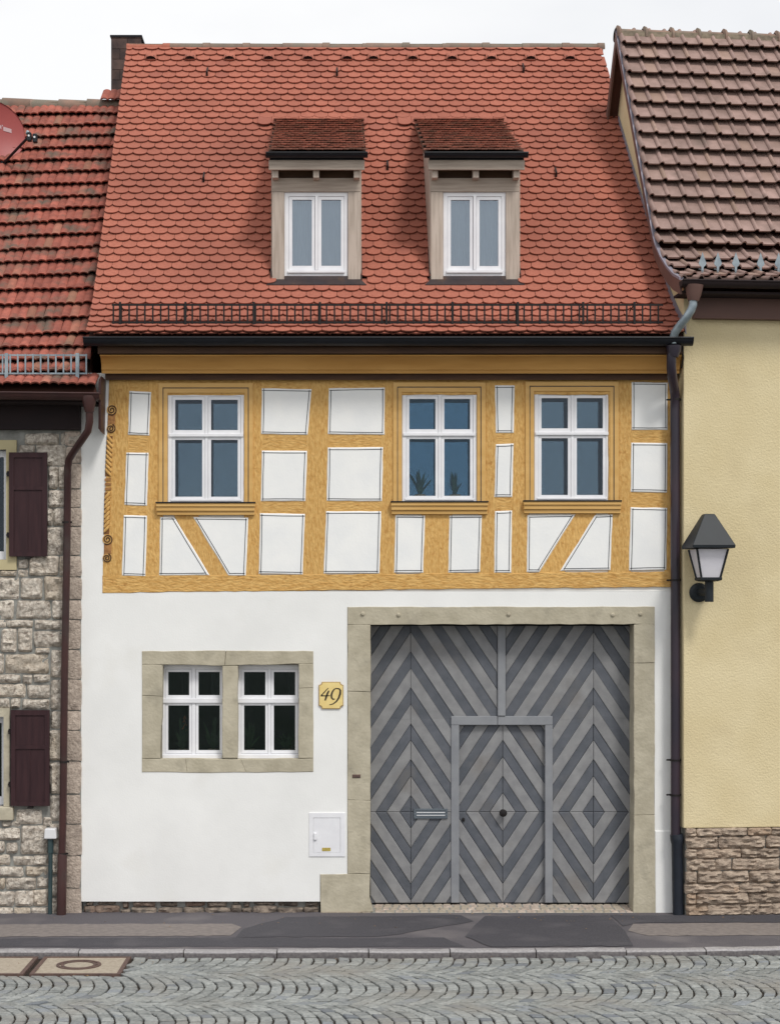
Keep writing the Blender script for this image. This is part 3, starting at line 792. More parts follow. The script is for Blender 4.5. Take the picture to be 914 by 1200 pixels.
def rope(ya, yb, xa, xb, sgn):
    m = MB(); px_prism(m, [(xa - 3.6, ya), (xa + 3.2, ya), (xb + 3.2, yb), (xb - 3.6, yb)], -0.008, 0.0); m.build('rope_groove', M['carve_dark'], cpost)
    y = ya
    while y < yb - 5:
        t = (y - ya) / (yb - ya); x = xa + (xb - xa) * t; h = 6.5
        s = 1 if sgn > 0 else -1
        p = [(x - 3.2 * s, y - 1), (x - 1.4 * s, y + h * 0.3), (x + 1.4 * s, y + h * 0.8), (x + 3.0 * s, y + h * 1.15)]
        mm = MB(); mm.tube([P(a, b, -0.010) for a, b in p], [0.010, 0.019, 0.019, 0.010], 7); mm.build('rope_strand', M['timber_v'], cpost, smooth=True); y += 5.6
rope(511, 558, 128.8, 126.6, 1); rope(577, 626, 126.0, 124.8, -1)
for yy in (560.5, 566, 571.5):
    m = MB(); px_prism(m, [(122.8, yy), (130, yy - 0.5), (130, yy + 2.6), (122.8, yy + 3)], -0.016, 0.0); m.build('rope_collar', M['carve'], cpost)

# ---- windows
def window(parent, outer, panes, Y, depth=0.06, gmat='glass_up', fw=None, name='window', sash=3.6, sash_bottom=4.6):
    x0, x1, y0, y1 = outer
    cells = []
    for (a, b, c, d) in panes:
        cells.append((a - sash, b + sash, c - sash, d + sash_bottom))
    m = MB(); holes_wall(m, PX(x0, Y), PX(x1, Y), PZ(y1, Y), PZ(y0, Y), [(PX(a, Y), PX(b, Y), PZ(d, Y), PZ(c, Y)) for a, b, c, d in cells], Y, Y + depth)
    wn_ = m.build(name, M['win'], parent, bevel=0.004)
    for (a, b, c, d), (ca, cb, cc, cd) in zip(panes, cells):
        g_ = 0.3
        m = MB(); Yf = Y + 0.008
        holes_wall(m, PX(ca + g_, Y), PX(cb - g_, Y), PZ(cd - g_, Y), PZ(cc + g_, Y), [(PX(a, Y), PX(b, Y), PZ(d, Y), PZ(c, Y))], Yf, Yf + 0.045)
        m.build('sash', M['win'], wn_, bevel=0.006)
        m = MB(); m.box(PX(a - 1, Y), PX(b + 1, Y), Yf + 0.022, Yf + 0.027, PZ(d + 1, Y), PZ(c - 1, Y)); m.build('pane', M[gmat], wn_)
    return wn_
up = []
for (a, b, c, d), gm in zip(UW, ('glass_up', 'glass_mid', 'glass_up')):
    W = b - a
    pl, pr = a + 8.2, b - 7.4; mid = (a + b) / 2 + 0.6
    panes = [(pl, mid - 5.2, c + 7.2, c + 42.8), (mid + 5.2, pr, c + 7.2, c + 42.8), (pl, mid - 5.2, c + 54.2, c + 121), (mid + 5.2, pr, c + 54.2, c + 121)]
    wn_ = window(house, (a, b, c, d), panes, 0.012, gmat=gm); up.append(wn_)
    # weather bar between the lights, and the drip bar
    m = MB(); m.box(PX(a + 1), PX(b - 1), -0.004, 0.011, PZ(c + 50.6), PZ(c + 47.2)); m.build('transom_moulding', M['win'], wn_, bevel=0.003)
    m = MB(); m.box(PX(a + 3), PX(b - 3), 0.000, 0.011, PZ(d - 1.4), PZ(d - 3.6)); m.build('drip_bar', M['win'], wn_, bevel=0.003)
    ig = MB(); ig.box(PX(a + 3), PX(b - 3), 0.215, 0.220, PZ(d - 2), PZ(c + 2)); ig.build('inner_pane', M['inner_mid' if gm == 'glass_mid' else 'inner_up'], wn_)
    # casing: two stepped boards round the opening
    oa, ob, oc = a - 11, b + 10.5, c - 12.0
    def arch(x0, x1, y0, ix0, ix1, iy0, yb, yf, yk, nm, mk='ochre'):
        m = MB(); poly = [(x0, yb), (x0, y0), (x1, y0), (x1, yb), (ix1, yb), (ix1, iy0), (ix0, iy0), (ix0, yb)]
        def q(y): return [Vector((PX(x), y, PZ(yy))) for x, yy in poly]
        A, B = q(yf), q(yk); n = 8
        m.add(A + B, [(0, 1, 6, 7), (1, 2, 5, 6), (2, 3, 4, 5)] + [(i, i + n, (i + 1) % n + n, (i + 1) % n) for i in range(n)])
        return m.build(nm, M[mk], wn_, bevel=0.003 if mk == 'ochre' else 0)
    arch(oa, ob, oc, a - 6.2, b + 5.6, c - 6.8, d + 0.5, -0.022, 0.018, 'casing')
    arch(a - 5.6, b + 5.0, c - 6.2, a - 0.6, b + 0.6, c - 0.6, d + 0.5, -0.012, 0.018, 'casing')
    arch(a - 6.2, b + 5.6, c - 6.8, a - 5.3, b + 4.7, c - 5.9, d + 0.4, -0.0155, -0.011, 'casing_line', 'line')
    # sill with stepped mouldings and a dark metal cap
    sa, sb, sy = a - 13.4, b + 13.2, d
    for k, (t0, t1, dep) in enumerate(((1.6, 5.6, -0.075), (5.7, 10.6, -0.060), (10.7, 15.2, -0.040))):
        m = MB(); m.box(PX(sa + k * 0.3), PX(sb - k * 0.3), dep, 0.018, PZ(sy + t1), PZ(sy + t0)); m.build('sill_moulding', M['ochre'], wn_, bevel=0.005)
    m = MB(); m.box(PX(sa - 0.4), PX(sb + 0.4), -0.085, 0.018, PZ(sy + 1.5), PZ(sy + 0.1)); m.build('sill_cap', M['iron'], wn_)
# plants behind the middle upper window
for cxp, pk, plab in ((492.5, 1.15, 'wide spiky green potted plant with arching leaves inside the deep blue window'), (533.5, 0.85, 'narrow upright spiky green potted plant inside the deep blue window')):
    t = thing('potted_plant', P(cxp, 581, 0.13), plab, 'plant', 'plants behind the deep blue window')
    base = P(cxp, 583, 0.13); m = MB()
    m.loft([[base + Vector((r * math.cos(2 * math.pi * k / 14), r * math.sin(2 * math.pi * k / 14), z)) for k in range(14)] for r, z in ((0.05, -0.04), (0.06, 0.0), (0.066, 0.035), (0.055, 0.036))]); m.build('pot', M['pot'], t, smooth=True)
    m = MB(); rp = random.Random(int(cxp))
    for k in range(20):
        a = rp.uniform(0, 6.28); h = rp.uniform(0.14, 0.30); o = rp.uniform(0.02, 0.13) * pk ** 2; b0_ = base + Vector((0, 0, 0.03))
        dx, dy = math.cos(a) * o, math.sin(a) * min(o, 0.06); sx, sy_ = -math.sin(a) * 0.011, math.cos(a) * 0.011
        pts = []
        for q, wd in ((0, 1), (0.4, 1.1), (0.75, 0.7), (1, 0.05)):
            c_ = b0_ + Vector((dx * q ** 1.4, dy * q ** 1.4, h * q)); pts += [c_ + Vector((sx + 0.006, sy_, 0)) * wd, c_ - Vector((sx + 0.006, sy_, 0)) * wd]
        m.add(pts, [(0, 1, 3, 2), (2, 3, 5, 4), (4, 5, 7, 6)])
    m.build('leaves', M['leaf'], t, recalc=False)
# inner sill boards that carry the plants
m = MB(); m.box(PX(UW[1][0]), PX(UW[1][1]), 0.075, 0.29, PZ(589.5, 0.1), PZ(587.2, 0.1)); m.build('inner_sill', M['win'], house)

# ground floor windows in sandstone
lx0, lx1, ly0, ly1 = 166.5, 367, 763.5, 905
def stone_piece(parent, poly, yf, yb, name, m_='sand', ch=0.45, amp=0.5):
    m = MB(); px_prism(m, wobble(poly, 12, amp, rw), yf, yb, ch, yf + 0.004)
    return m.build(name, M[m_], parent)
surround = MB(); surround.box(PX(lx0) + 0.002, PX(lx1) - 0.002, 0.02, 0.029, PZ(ly1) + 0.002, PZ(ly0) - 0.002)
fr = MB(); holes_wall(fr, PX(lx0), PX(lx1), PZ(ly1), PZ(ly0), [(PX(189), PX(262.5), PZ(890.5), PZ(779)), (PX(277), PX(351.5), PZ(890.5), PZ(779))], 0.004, 0.30)
sur = fr.build('window_surround', M['sandjoint'], house)
g_ = -0.18
for q in ([(lx0, ly0), (264, ly0 - 0.8), (263, 780), (lx0, 778.5)], [(265, ly0 - 0.8), (lx1, ly0), (lx1, 777.5), (281, 779.5), (264, 780)],
          [(lx0, 779.3), (190.5, 780), (190, 816), (lx0, 815)], [(lx0, 815.8), (190, 816.8), (187.5, 888.8), (lx0, 889)],
          [(261, 781), (278.5, 780.6), (278, 888.5), (261, 888.5)], [(350.3, 778.5), (lx1, 778.2), (lx1, 806), (350.3, 806.6)], [(350.3, 807.3), (lx1, 806.8), (lx1, 888.6), (350, 888.6)],
          [(lx0, 889.7), (217, 889.5), (219, ly1 + 0.6), (lx0, ly1)], [(217.6, 889.5), (282, 890.5), (288, ly1 + 0.3), (219.6, ly1 + 0.6)], [(282.6, 890.5), (lx1, 889.4), (lx1, ly1 - 0.5), (288.6, ly1 + 0.3)]):
    stone_piece(sur, offset_poly(q, g_), -0.008, 0.125, 'stone')
for a, b, p1, p2, p3, p4 in ((189.5, 261.6, 197, 221.7, 232.5, 257.5), (277.5, 350.8, 286, 311, 320.9, 345.9)):
    panes = [(p1, p2, 787.7, 815), (p3, p4, 787.7, 815), (p1, p2, 827, 879.6), (p3, p4, 827, 879.6)]
    Yw = 0.13
    def cv(t): return [(VX + (q - VX) * 20 / (20 + Yw)) for q in t]
    wn_ = window(house, (a, b, 779.5, 889.5), panes, Yw, gmat='glass_low', sash=3.4, sash_bottom=4.0)
    m = MB(); m.box(PX(a + 1, Yw), PX(b - 1, Yw), Yw - 0.016, Yw - 0.001, PZ(824, Yw), PZ(818.6, Yw)); m.build('transom_moulding', M['win'], wn_, bevel=0.004)
    m = MB(); m.box(PX(a + 1, Yw), PX(b - 1, Yw), Yw - 0.030, Yw - 0.001, PZ(889, Yw), PZ(884.5, Yw)); m.build('drip_bar', M['win'], wn_, bevel=0.004)
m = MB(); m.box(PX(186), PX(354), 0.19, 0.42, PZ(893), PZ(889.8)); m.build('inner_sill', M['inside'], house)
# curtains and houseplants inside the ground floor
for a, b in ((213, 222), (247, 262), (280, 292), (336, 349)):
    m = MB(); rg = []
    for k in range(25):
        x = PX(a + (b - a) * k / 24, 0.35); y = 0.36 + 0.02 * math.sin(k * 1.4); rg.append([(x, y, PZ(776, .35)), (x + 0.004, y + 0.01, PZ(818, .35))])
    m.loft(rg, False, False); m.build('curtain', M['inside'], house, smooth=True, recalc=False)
for cxp, lab, mm in ((215, 'dim leafy houseplant with an orange bloom behind the ground floor window', 'leaf_red'), (250, 'dim broad leafed houseplant behind the ground floor window farther from the house number', 'leaf'),
                 (292, 'dim bushy houseplant behind the ground floor window closer to the house number', 'leaf'), (336, 'dim palm like houseplant with splayed strap leaves beside the house number', 'leaf')):
    base = P(cxp, 882, 0.30); t = thing('houseplant', base, lab, 'plant'); rp = random.Random(int(cxp) + 1); m = MB()
    m.loft([[base + Vector((r * math.cos(2 * math.pi * k / 12), r * math.sin(2 * math.pi * k / 12), z)) for k in range(12)] for r, z in ((0.05, -0.07), (0.07, 0.04), (0.06, 0.041))]); m.build('pot', M['pot'], t, smooth=True)
    m = MB(); palm = cxp == 336
    for k in range(30 if palm else 22):
        a = rp.uniform(0, 6.28); h = rp.uniform(0.1, 0.5); o = rp.uniform(0.05, 0.24 if palm else 0.13); wd0 = 0.006 if palm else 0.013; pts = []
        for q, wd in ((0, 0.4), (0.4, 0.9), (0.75, 1.0), (1, 0.05)):
            c_ = base + Vector((math.cos(a) * o * q, math.sin(a) * min(o, 0.09) * q, 0.03 + h * (q - (0.55 if palm else 0.2) * q * q)))
            pts += [c_ + Vector((wd0 * wd, 0.004, 0)), c_ - Vector((wd0 * wd, 0.004, 0))]
        m.add(pts, [(0, 1, 3, 2), (2, 3, 5, 4), (4, 5, 7, 6)])
    lv = m.build('leaves', M['leaf_dim'], t, recalc=False)
    if mm == 'leaf_red':
        m = MB()
        for k in range(5):
            c_ = P(215 + rp.uniform(-2, 2), 843 + 4 * k, 0.27); m.tube([c_, c_ + Vector((0.02, 0, 0.03)), c_ + Vector((0.03, 0, 0.0))], [0.006, 0.016, 0.004], 6)
        m.build('bloom', M['leaf_red'], t, smooth=True)

# base course of rubble
bs = MB(); bs.box(XL + 0.01, PX(374), 0.07, 0.30, -0.05, PZ(1057)); base = bs.build('base_course', M['joint'], house)
def rough_stone(parent, x0, x1, z0, z1, yf, yb, m_, name='stone', amp=0.012, rad=0.012, nx=None, nz=None, rnd=random, lin_y=None, ledge=False):
    """one rough squared block; lin_y maps x to an offset of the wall plane"""
    w_, h_ = x1 - x0, z1 - z0
    nx = nx or max(3, min(7, int(w_ / 0.05) + 2)); nz = nz or max(3, min(5, int(h_ / 0.05) + 2))
    vs, fs = [], []; sd = rnd.uniform(0, 100)
    sk = [rnd.uniform(-1, 1) * min(0.012, 0.06 * w_) for _ in range(4)]; cc = [rnd.uniform(0.001, 0.011) * min(1, h_ / 0.15) for _ in range(4)]; bulge = rnd.uniform(0.5, 1.2)
    for j in range(nz + 1):
        for i in range(nx + 1):
            u, v = i / nx, j / nz
            x, z = x0 + w_ * u, z0 + h_ * v
            eb = min(u, 1 - u) * w_; ez = min(v, 1 - v) * h_
            edge = (i in (0, nx)) or (j in (0, nz))
            y = yf - amp * (bulge * noise.noise((x * 13 + sd, z * (13 if not ledge else 30), sd)) + 0.6 * noise.noise((x * (30 if not ledge else 14), z * 38, sd + 9))) * (0.3 if edge else 1.0) + (rad if edge else 0) - (0 if edge else amp * 0.4)
            x += (sk[0] + (sk[1] - sk[0]) * v if i == 0 else (sk[2] + (sk[3] - sk[2]) * v if i == nx else 0)) + (0 if i in (0, nx) else rnd.uniform(-0.15, 0.15) * w_ / nx)
            if j in (0, nz): z += 0.010 * noise.noise((x * 11, sd, j))
            else: z += rnd.uniform(-0.15, 0.15) * h_ / nz
            if i in (0, nx) and j in (0, nz):
                cv_ = cc[(i > 0) + 2 * (j > 0)]; x += (cv_ if i == 0 else -cv_); z += (cv_ * 0.7 if j == 0 else -cv_ * 0.7)
            vs.append(Vector((x, y + (lin_y(x) if lin_y else 0), z)))
    for j in range(nz):
        for i in range(nx):
            a = j * (nx + 1) + i; fs.append((a, a + 1, a + nx + 2, a + nx + 1))
    bd = [i for i in range(nx + 1)] + [j * (nx + 1) + nx for j in range(1, nz + 1)] + [nz * (nx + 1) + i for i in range(nx - 1, -1, -1)] + [j * (nx + 1) for j in range(nz - 1, 0, -1)]
    k0 = len(vs)
    for b in bd: vs.append(Vector((vs[b].x, yb + (lin_y(vs[b].x) if lin_y else 0), vs[b].z)))
    for k in range(len(bd)): fs.append((bd[(k + 1) % len(bd)], bd[k], k0 + k, k0 + (k + 1) % len(bd)))
    m = MB(); m.add(vs, fs)
    return m.build(name, M[m_], parent, smooth=True, split=42, recalc=False)
rs = random.Random(21)
x = XL + 0.03
while x < PX(372):
    w_ = rs.uniform(0.10, 0.34); zm_ = rs.uniform(0.03, 0.09)
    rough_stone(base, x, min(x + w_ - 0.012, PX(373)), -0.02, zm_, 0.005 + rs.uniform(0, 0.03), 0.09, 'base_stone', amp=0.045, rad=0.015, rnd=rs, nx=6, nz=4)
    rough_stone(base, x + 0.02, min(x + w_ * rs.uniform(0.6, 1.0), PX(373)), zm_ + 0.006, PZ(1058), 0.03 + rs.uniform(0, 0.03), 0.09, 'base_stone', amp=0.04, rad=0.015, rnd=rs, nx=5, nz=3); x += w_

# ---- gateway
gw = MB(); gw.box(PX(408), PX(432), 0.012, 0.30, PZ(1024), PZ(712.5)); gw.box(PX(745), PX(766), 0.012, 0.30, 0.0, PZ(712.5)); gw.box(PX(376), PX(432), 0.012, 0.30, -0.03, PZ(1026)); gw.box(PX(432) + 0.001, PX(745) - 0.001, 0.012, 0.30, PZ(730), PZ(712.5))
gate_way = gw.build('gate_surround', M['sandjoint'], house)
for q in ([(407.5, 711.8), (767, 711.2), (767, 731.4), (407.5, 732)], [(407.5, 732.8), (434, 732.8), (434, 811), (407.5, 810)], [(407.5, 810.8), (434, 811.8), (434, 938), (407.5, 937.5)], [(407.5, 938.3), (434, 938.8), (433.5, 1024.5), (407.5, 1024.5)],
          [(375.5, 1025.4), (433.5, 1025.4), (433, 1055), (437, 1069), (376, 1070)],
          [(743, 732.4), (767, 732), (767, 776.5), (743, 777)], [(743, 777.8), (767, 777.3), (767, 955), (743, 955.5)], [(743, 956.2), (767, 955.8), (768, 1071), (742, 1071)]):
    stone_piece(gate_way, offset_poly(q, -0.18), -0.010, 0.335, 'stone', ch=0.45)
for bx, by in ((425, 719.5), (467, 720.5), (596, 720), (718, 720.5), (750.5, 719.5)):
    m = MB(); c_ = P(bx, by, -0.01); m.loft([[c_ + Vector((r * math.cos(k * math.pi / 4), y, r * math.sin(k * math.pi / 4))) for k in range(8)] for r, y in ((0.026, 0.0), (0.024, -0.012), (0.012, -0.020))]); m.build('bolt', M['sand'], gate_way)
m = MB(); px_prism(m, [(413, 908), (422.5, 908), (422.5, 912), (413, 912)], -0.02, 0.0, 0.6, -0.014); m.build('pintle_stub', M['rust'], gate_way)
YG = 0.29
def gx(px): return px
BD, BLt = 19.6, 22.6      # dark and light band, measured down the middle of a leaf
def leaf(parent, rects, xc, yc, first, y0):
    """boards in nested lozenges about (xc, yc)"""
    for sx in (-1, 1):
        for sy in (-1, 1):
            a = 0.0; k = 0
            while a < 420:
                dark = (k % 2 == 0) == (first == 'd')
                b = a + (BD if dark else BLt)
                m = MB(); any_ = False
                for (x0, x1, ya, yb) in rects:
                    xx0, xx1 = (max(x0, xc), x1) if sx > 0 else (x0, min(x1, xc))
                    yy0, yy1 = (max(ya, yc), yb) if sy > 0 else (ya, min(yb, yc))
                    if xx1 - xx0 < 1 or yy1 - yy0 < 1: continue
                    if sx > 0 and xx0 == xc: xx0 += 0.25
                    if sx < 0 and xx1 == xc: xx1 -= 0.25
                    if sy > 0 and yy0 == yc: yy0 += 0.2
                    if sy < 0 and yy1 == yc: yy1 -= 0.2
                    poly = [(xx0, yy0), (xx1, yy0), (xx1, yy1), (xx0, yy1)]
                    A, B = 1.5 * sx, sy; c0 = A * xc + B * yc; gap = 0.28
                    poly = clip(poly, -A, -B, -(c0 + a + gap)) if a > 0 else poly
                    if len(poly) > 2: poly = clip(poly, A, B, c0 + b - gap)
                    if len(poly) > 2:
                        ar = abs(sum(poly[i][0] * poly[(i + 1) % len(poly)][1] - poly[(i + 1) % len(poly)][0] * poly[i][1] for i in range(len(poly)))) / 2
                        if ar > 3:
                            yf = y0 - (0.008 if not dark else 0.0) + rw.uniform(-0.0015, 0.0015)
                            f = [P(u, v, y0) for u, v in poly]; f = [Vector((q.x, yf, q.z)) for q in f]
                            whole = len(rects) == 1 or all(abs(v_ - 843) > 0.5 for _, v_ in poly)
                            if whole and ar > 40:
                                fi = [P(u, v, y0) for u, v in offset_poly(poly, 0.8)]
                                m.loft([[Vector((q.x, yf, q.z)) for q in fi], [Vector((q.x, yf + 0.004, q.z)) for q in f], [Vector((q.x, y0 + 0.02, q.z)) for q in f]])
                            else: m.prism(f, [Vector((q.x, y0 + 0.02, q.z)) for q in f])
                            any_ = True
                if any_:
                    if len(rects) > 1:
                        pass
                    m.build('board', M['gate_d' if dark else 'gate_l'], parent)
                a = b; k += 1
def panel_back(nm, rects, y):
    m = MB()
    for x0, x1, ya, yb in rects: m.box(PX(x0, y), PX(x1, y), y + 0.0205, y + 0.05, PZ(yb, y), PZ(ya, y))
    return m.build(nm, M['iron'], house)
rl = [(434, 583.0, 733.5, 843), (434, 533.5, 843, 1058.5)]
gl = panel_back('gate_leaf', rl, YG); leaf(gl, rl, 481.3, 952, 'd', YG)
rr_ = [(592.3, 743.5, 733.5, 843), (643, 743.5, 843, 1058.5)]
gr = panel_back('gate_leaf', rr_, YG); leaf(gr, rr_, 695.3, 952, 'd', YG)
YD = YG + 0.045
rd = [(537, 640, 848, 1058.5)]
wd = panel_back('wicket_door', rd, YD); leaf(wd, rd, 589, 952, 'l', YD)
def gbar(x0, x1, y0, y1, parent, yf=None, name='frame_bar'):
    y = YG - 0.022 if yf is None else yf
    m = MB(); m.box(PX(x0, y), PX(x1, y), y, YG + 0.06, PZ(y1, y), PZ(y0, y)); return m.build(name, M['gate_f'], parent, bevel=0.005)
gbar(583.3, 592.4, 733.5, 839.2, gl, YG - 0.035, 'cover_strip')
gbar(528.6, 538.0, 850.2, 1058.5, gl); gbar(638.8, 647.6, 850.2, 1058.5, gr)
gbar(528.6, 582.8, 839.6, 849.9, gl); gbar(583.3, 647.6, 839.6, 849.9, gr)
# letter slot
ls = MB(); y = YG - 0.012
holes_wall(ls, PX(485, y), PX(524.5, y), PZ(959.5, y), PZ(948, y), [(PX(487, y), PX(522.5, y), PZ(957.8, y), PZ(949.8, y))], y - 0.012, YG + 0.01); slot = ls.build('letter_slot', M['steel'], gl, bevel=0.002)
ls = MB(); ls.box(PX(487, y), PX(522.5, y), y - 0.004, YG, PZ(957.8, y), PZ(949.8, y)); ls.build('letter_flap', M['steel'], slot)
for t0, t1 in ((952.0, 952.9), (955.4, 956.2)):
    ls = MB(); ls.box(PX(488, y), PX(521.5, y), y - 0.010, y - 0.0045, PZ(t1, y), PZ(t0, y)); ls.build('flap_rib', M['wcap'], slot)
# door knob and key hole
kb_ = MB(); c_ = P(589, 952.5, YD - 0.01)
kb_.loft([[c_ + Vector((r * math.cos(k * math.pi / 8), y, r * math.sin(k * math.pi / 8))) for k in range(16)] for r, y in ((0.038, 0.004), (0.036, -0.006), (0.014, -0.010), (0.014, -0.035), (0.040, -0.045), (0.046, -0.065), (0.034, -0.082), (0.01, -0.088))]); kb_.build('door_knob', M['iron'], wd, smooth=True)
kb_ = MB(); c_ = P(543, 961, YD - 0.01); kb_.loft([[c_ + Vector((r * math.cos(k * math.pi / 6), y, 1.4 * r * math.sin(k * math.pi / 6))) for k in range(12)] for r, y in ((0.018, 0.004), (0.016, -0.008), (0.006, -0.010))]); kb_.build('keyhole_plate', M['iron'], wd, smooth=True)
# threshold of small setts
th = MB(); th.add([(PX(434), 0.40, 0.052), (PX(744), 0.40, 0.052), (PX(744), -0.03, 0.0), (PX(434), -0.03, 0.0)], [(3, 2, 1, 0)]); thr = th.build('threshold', M['joint'], house, recalc=False)
for row in range(4):
    ya, yb = 0.38 - row * 0.10, 0.285 - row * 0.10
    x = PX(436) + rs.uniform(0, 0.05)
    while x < PX(742):
        w_ = rs.uniform(0.08, 0.13); q = [(x, ya), (x + w_ - 0.01, ya), (x + w_ - 0.01, yb), (x, yb)]
        vs, fs = stone_block(q, 0.0, rs)
        m = MB(); m.add([Vector((v.x, v.y, v.z + 0.006 + 0.052 * (v.y + 0.03) / 0.43)) for v in vs], fs); m.build('sett', M['quoin'] if rs.random() < 0.4 else M['concrete'], thr); x += w_
m = MB(); m.box(PX(376), PX(434), -0.02, 0.05, -0.03, 0.012); m.build('footing', M['concrete'], house)
# plaster strip beside the gate, patched plinth
m = MB(); px_prism(m, [(767.5, 974), (796, 974), (796, 1071), (768, 1071)], -0.012, 0.01, 0.8, -0.004); m.build('plinth_panel', M['plaster'], house)

# meter cupboard
mc = MB(); holes_wall(mc, PX(362.5), PX(404.5), PZ(1004), PZ(953), [(PX(367), PX(399), PZ(999.5), PZ(958.5))], -0.010, 0.004); cup = mc.build('meter_cupboard', M['win'], house, bevel=0.003)
mc = MB(); mc.box(PX(367.4), PX(398.6), -0.006, 0.004, PZ(999.1), PZ(958.9)); mc.build('cupboard_door', M['win'], cup, bevel=0.002)
mc = MB(); mc.box(PX(367.8), PX(371.2), -0.026, -0.0065, PZ(984.5), PZ(976.5)); mc.build('latch', M['win'], cup, bevel=0.004)
mc = MB(); mc.box(PX(377.4), PX(387.4), -0.0085, -0.0062, PZ(997.8), PZ(993.8)); mc.build('brass_label', M['brass'], cup)

# ---- dormers
def dormer(k, fx0, fx1, gut, fas, wx0, wx1, panes, roof_top, roof_bot):
    yf = yf_d
    X0, X1 = PX(fx0, yf), PX(fx1, yf)
    zt = PZ(189, yf)
    ye = yf - 0.27; ze = PZ(178.5, ye)
    yt = yt_d; zt2 = pm.z(yt_d) + 0.06
    sl = (zt2 - ze) / (yt - ye)
    def zroof(y): return ze + sl * (y - ye)
    # body: cheeks of vertical boards, back closed by the roof
    m = MB()
    for xa, xb in ((X0 + 0.012, X0 + 0.05), (X1 - 0.05, X1 - 0.012)):
        ys = [yf + 0.06, yt - 0.08]
        lo = [(y, pm.z(y) - 0.02) for y in ys]; hi = [(y, zroof(y) - 0.07) for y in ys]
        prof = [lo[0], lo[1], hi[1], hi[0]]
        m.prism([(xa, y, z) for y, z in prof], [(xb, y, z) for y, z in prof])
    dm = m.build('dormer', M['grey_wood'], house)
    for side, xo in ((-1, X0), (1, X1)):
        y = yf + 0.02; nb = 0
        while y < yt - 0.15:
            y2 = min(y + 0.125, yt - 0.12); z0a, z0b = pm.z(y) + 0.0, pm.z(y2) + 0.0; z1a, z1b = zroof(y) - 0.075, zroof(y2) - 0.075
            if z1b - z0b < 0.03: break
            xa, xb = (xo - 0.012, xo + 0.0115) if side < 0 else (xo - 0.0115, xo + 0.012)
            pr = [(y + 0.002, z0a), (y2 - 0.002, z0b), (y2 - 0.002, z1b), (y + 0.002, z1a)]
            b = MB(); b.prism([(xa, a, c) for a, c in pr], [(xb, a, c) for a, c in pr]); b.build('cheek_board', M['grey_wood'], dm); y = y2; nb += 1
    # front posts, header, rafter tails
    wxa, wxb = PX(wx0, yf), PX(wx1, yf)
    for xa, xb in ((X0, wxa - 0.003), (wxb + 0.003, X1)):
        b = MB(); b.box(xa, xb, yf - 0.02, yf + 0.10, pm.z(yf) - 0.05, PZ(225, yf)); b.build('post', M['grey_wood'], dm, bevel=0.004)
    b = MB(); b.box(X0, X1, yf - 0.018, yf + 0.10, PZ(224.6, yf), PZ(208.5, yf)); b.build('header', M['grey_wood_h'], dm, bevel=0.004)
    b = MB(); b.box(X0 + 0.02, X1 - 0.02, yf + 0.03, yf + 0.09, PZ(208.4, yf), PZ(186, yf)); b.build('soffit_board', M['brown_wood'], dm)
    for t in (0.04, 0.5, 0.955):
        xc = X0 + (X1 - X0) * t; b = MB(); z0 = PZ(209, yf - 0.1)
        b.box(xc - 0.036, xc + 0.036, yf - 0.15, yf + 0.029, z0, z0 + 0.13); b.build('rafter_tail', M['grey_wood'], dm, bevel=0.006)
    yfa = yf - 0.20
    b = MB(); b.box(PX(fas[0], yfa), PX(fas[1], yfa), yfa, yfa + 0.035, PZ(198.3, yfa), PZ(187.0, yfa)); b.build('fascia', M['grey_wood_h'], dm, bevel=0.003)
    b = MB(); half_gutter(b, PX(gut[0], yfa - 0.1), PX(gut[1], yfa - 0.1), yfa - 0.055, PZ(179.5, yfa - 0.055), 0.05, 8); b.build('gutter', M['black'], dm, smooth=True)
    b = MB(); b.box(PX(fas[0] + 1, yfa), PX(fas[1] - 1, yfa), yfa - 0.012, yfa + 0.03, PZ(186.8, yfa), PZ(180, yfa)); b.build('gutter_board', M['black'], dm)
    # roof boards and tiles
    XA, XB = PX(roof_bot[0], ye), PX(roof_bot[1], ye); XC, XD = PX(roof_top[0], yt), PX(roof_top[1], yt)
    def xe(y, a, b_): t = (y - ye) / (yt - ye); return a + (b_ - a) * t
    b = MB(); q0 = [(XA + 0.01, ye + 0.02, zroof(ye + 0.02)), (XB - 0.01, ye + 0.02, zroof(ye + 0.02)), (XD - 0.01, yt, zt2), (XC + 0.01, yt, zt2)]
    b.prism([Vector(v) - Vector((0, 0, 0.012)) for v in q0], [Vector(v) - Vector((0, 0, 0.06)) for v in q0]); b.build('dormer_roof', M['brown_wood'], dm)
    pd = Prof([(ye, ze), (yt + 0.05, zroof(yt + 0.05))])
    b = MB(); tv2, tf2 = biber(0.073, 0.26, 0.016, 0.022, 0.036); rr = random.Random(k); nr = 15
    for i in range(nr):
        s = i * pd.len / nr; y = pd.at(s).x; x = xe(y, XA, XC) + 0.037 + (0.0375 if i % 2 else 0)
        while x < xe(y, XB, XD) - 0.02:
            Mx = frame_at(pd, s, x, 1.2, rr); b.add([Mx @ Vector(v) for v in tv2], tf2); x += 0.075
    b.build('dormer_tiling', M['dorm_tile'], dm, kind='stuff', recalc=False)
    # verge of small side tiles on the main roof above
    for i in range(9):
        pass
    # window
    W = MB()
    wn_ = window(dm, (wx0, wx1, 225, 323), panes, yf + 0.01, gmat='glass_dorm', sash=4.0, sash_bottom=5.0, name='dormer_window')
    W = MB(); W.box(PX(wx0 + 3.5, yf), PX(wx1 - 3.5, yf), yf - 0.014, yf + 0.009, PZ(319.5, yf), PZ(316.5, yf)); W.build('drip_bar', M['win'], wn_, bevel=0.003)
    xm = (panes[0][1] + panes[1][0]) / 2
    W = MB(); W.box(PX(xm - 1.6, yf), PX(xm + 1.6, yf), yf - 0.006, yf + 0.009, PZ(316, yf), PZ(229, yf)); W.build('astragal', M['win'], wn_, bevel=0.004)
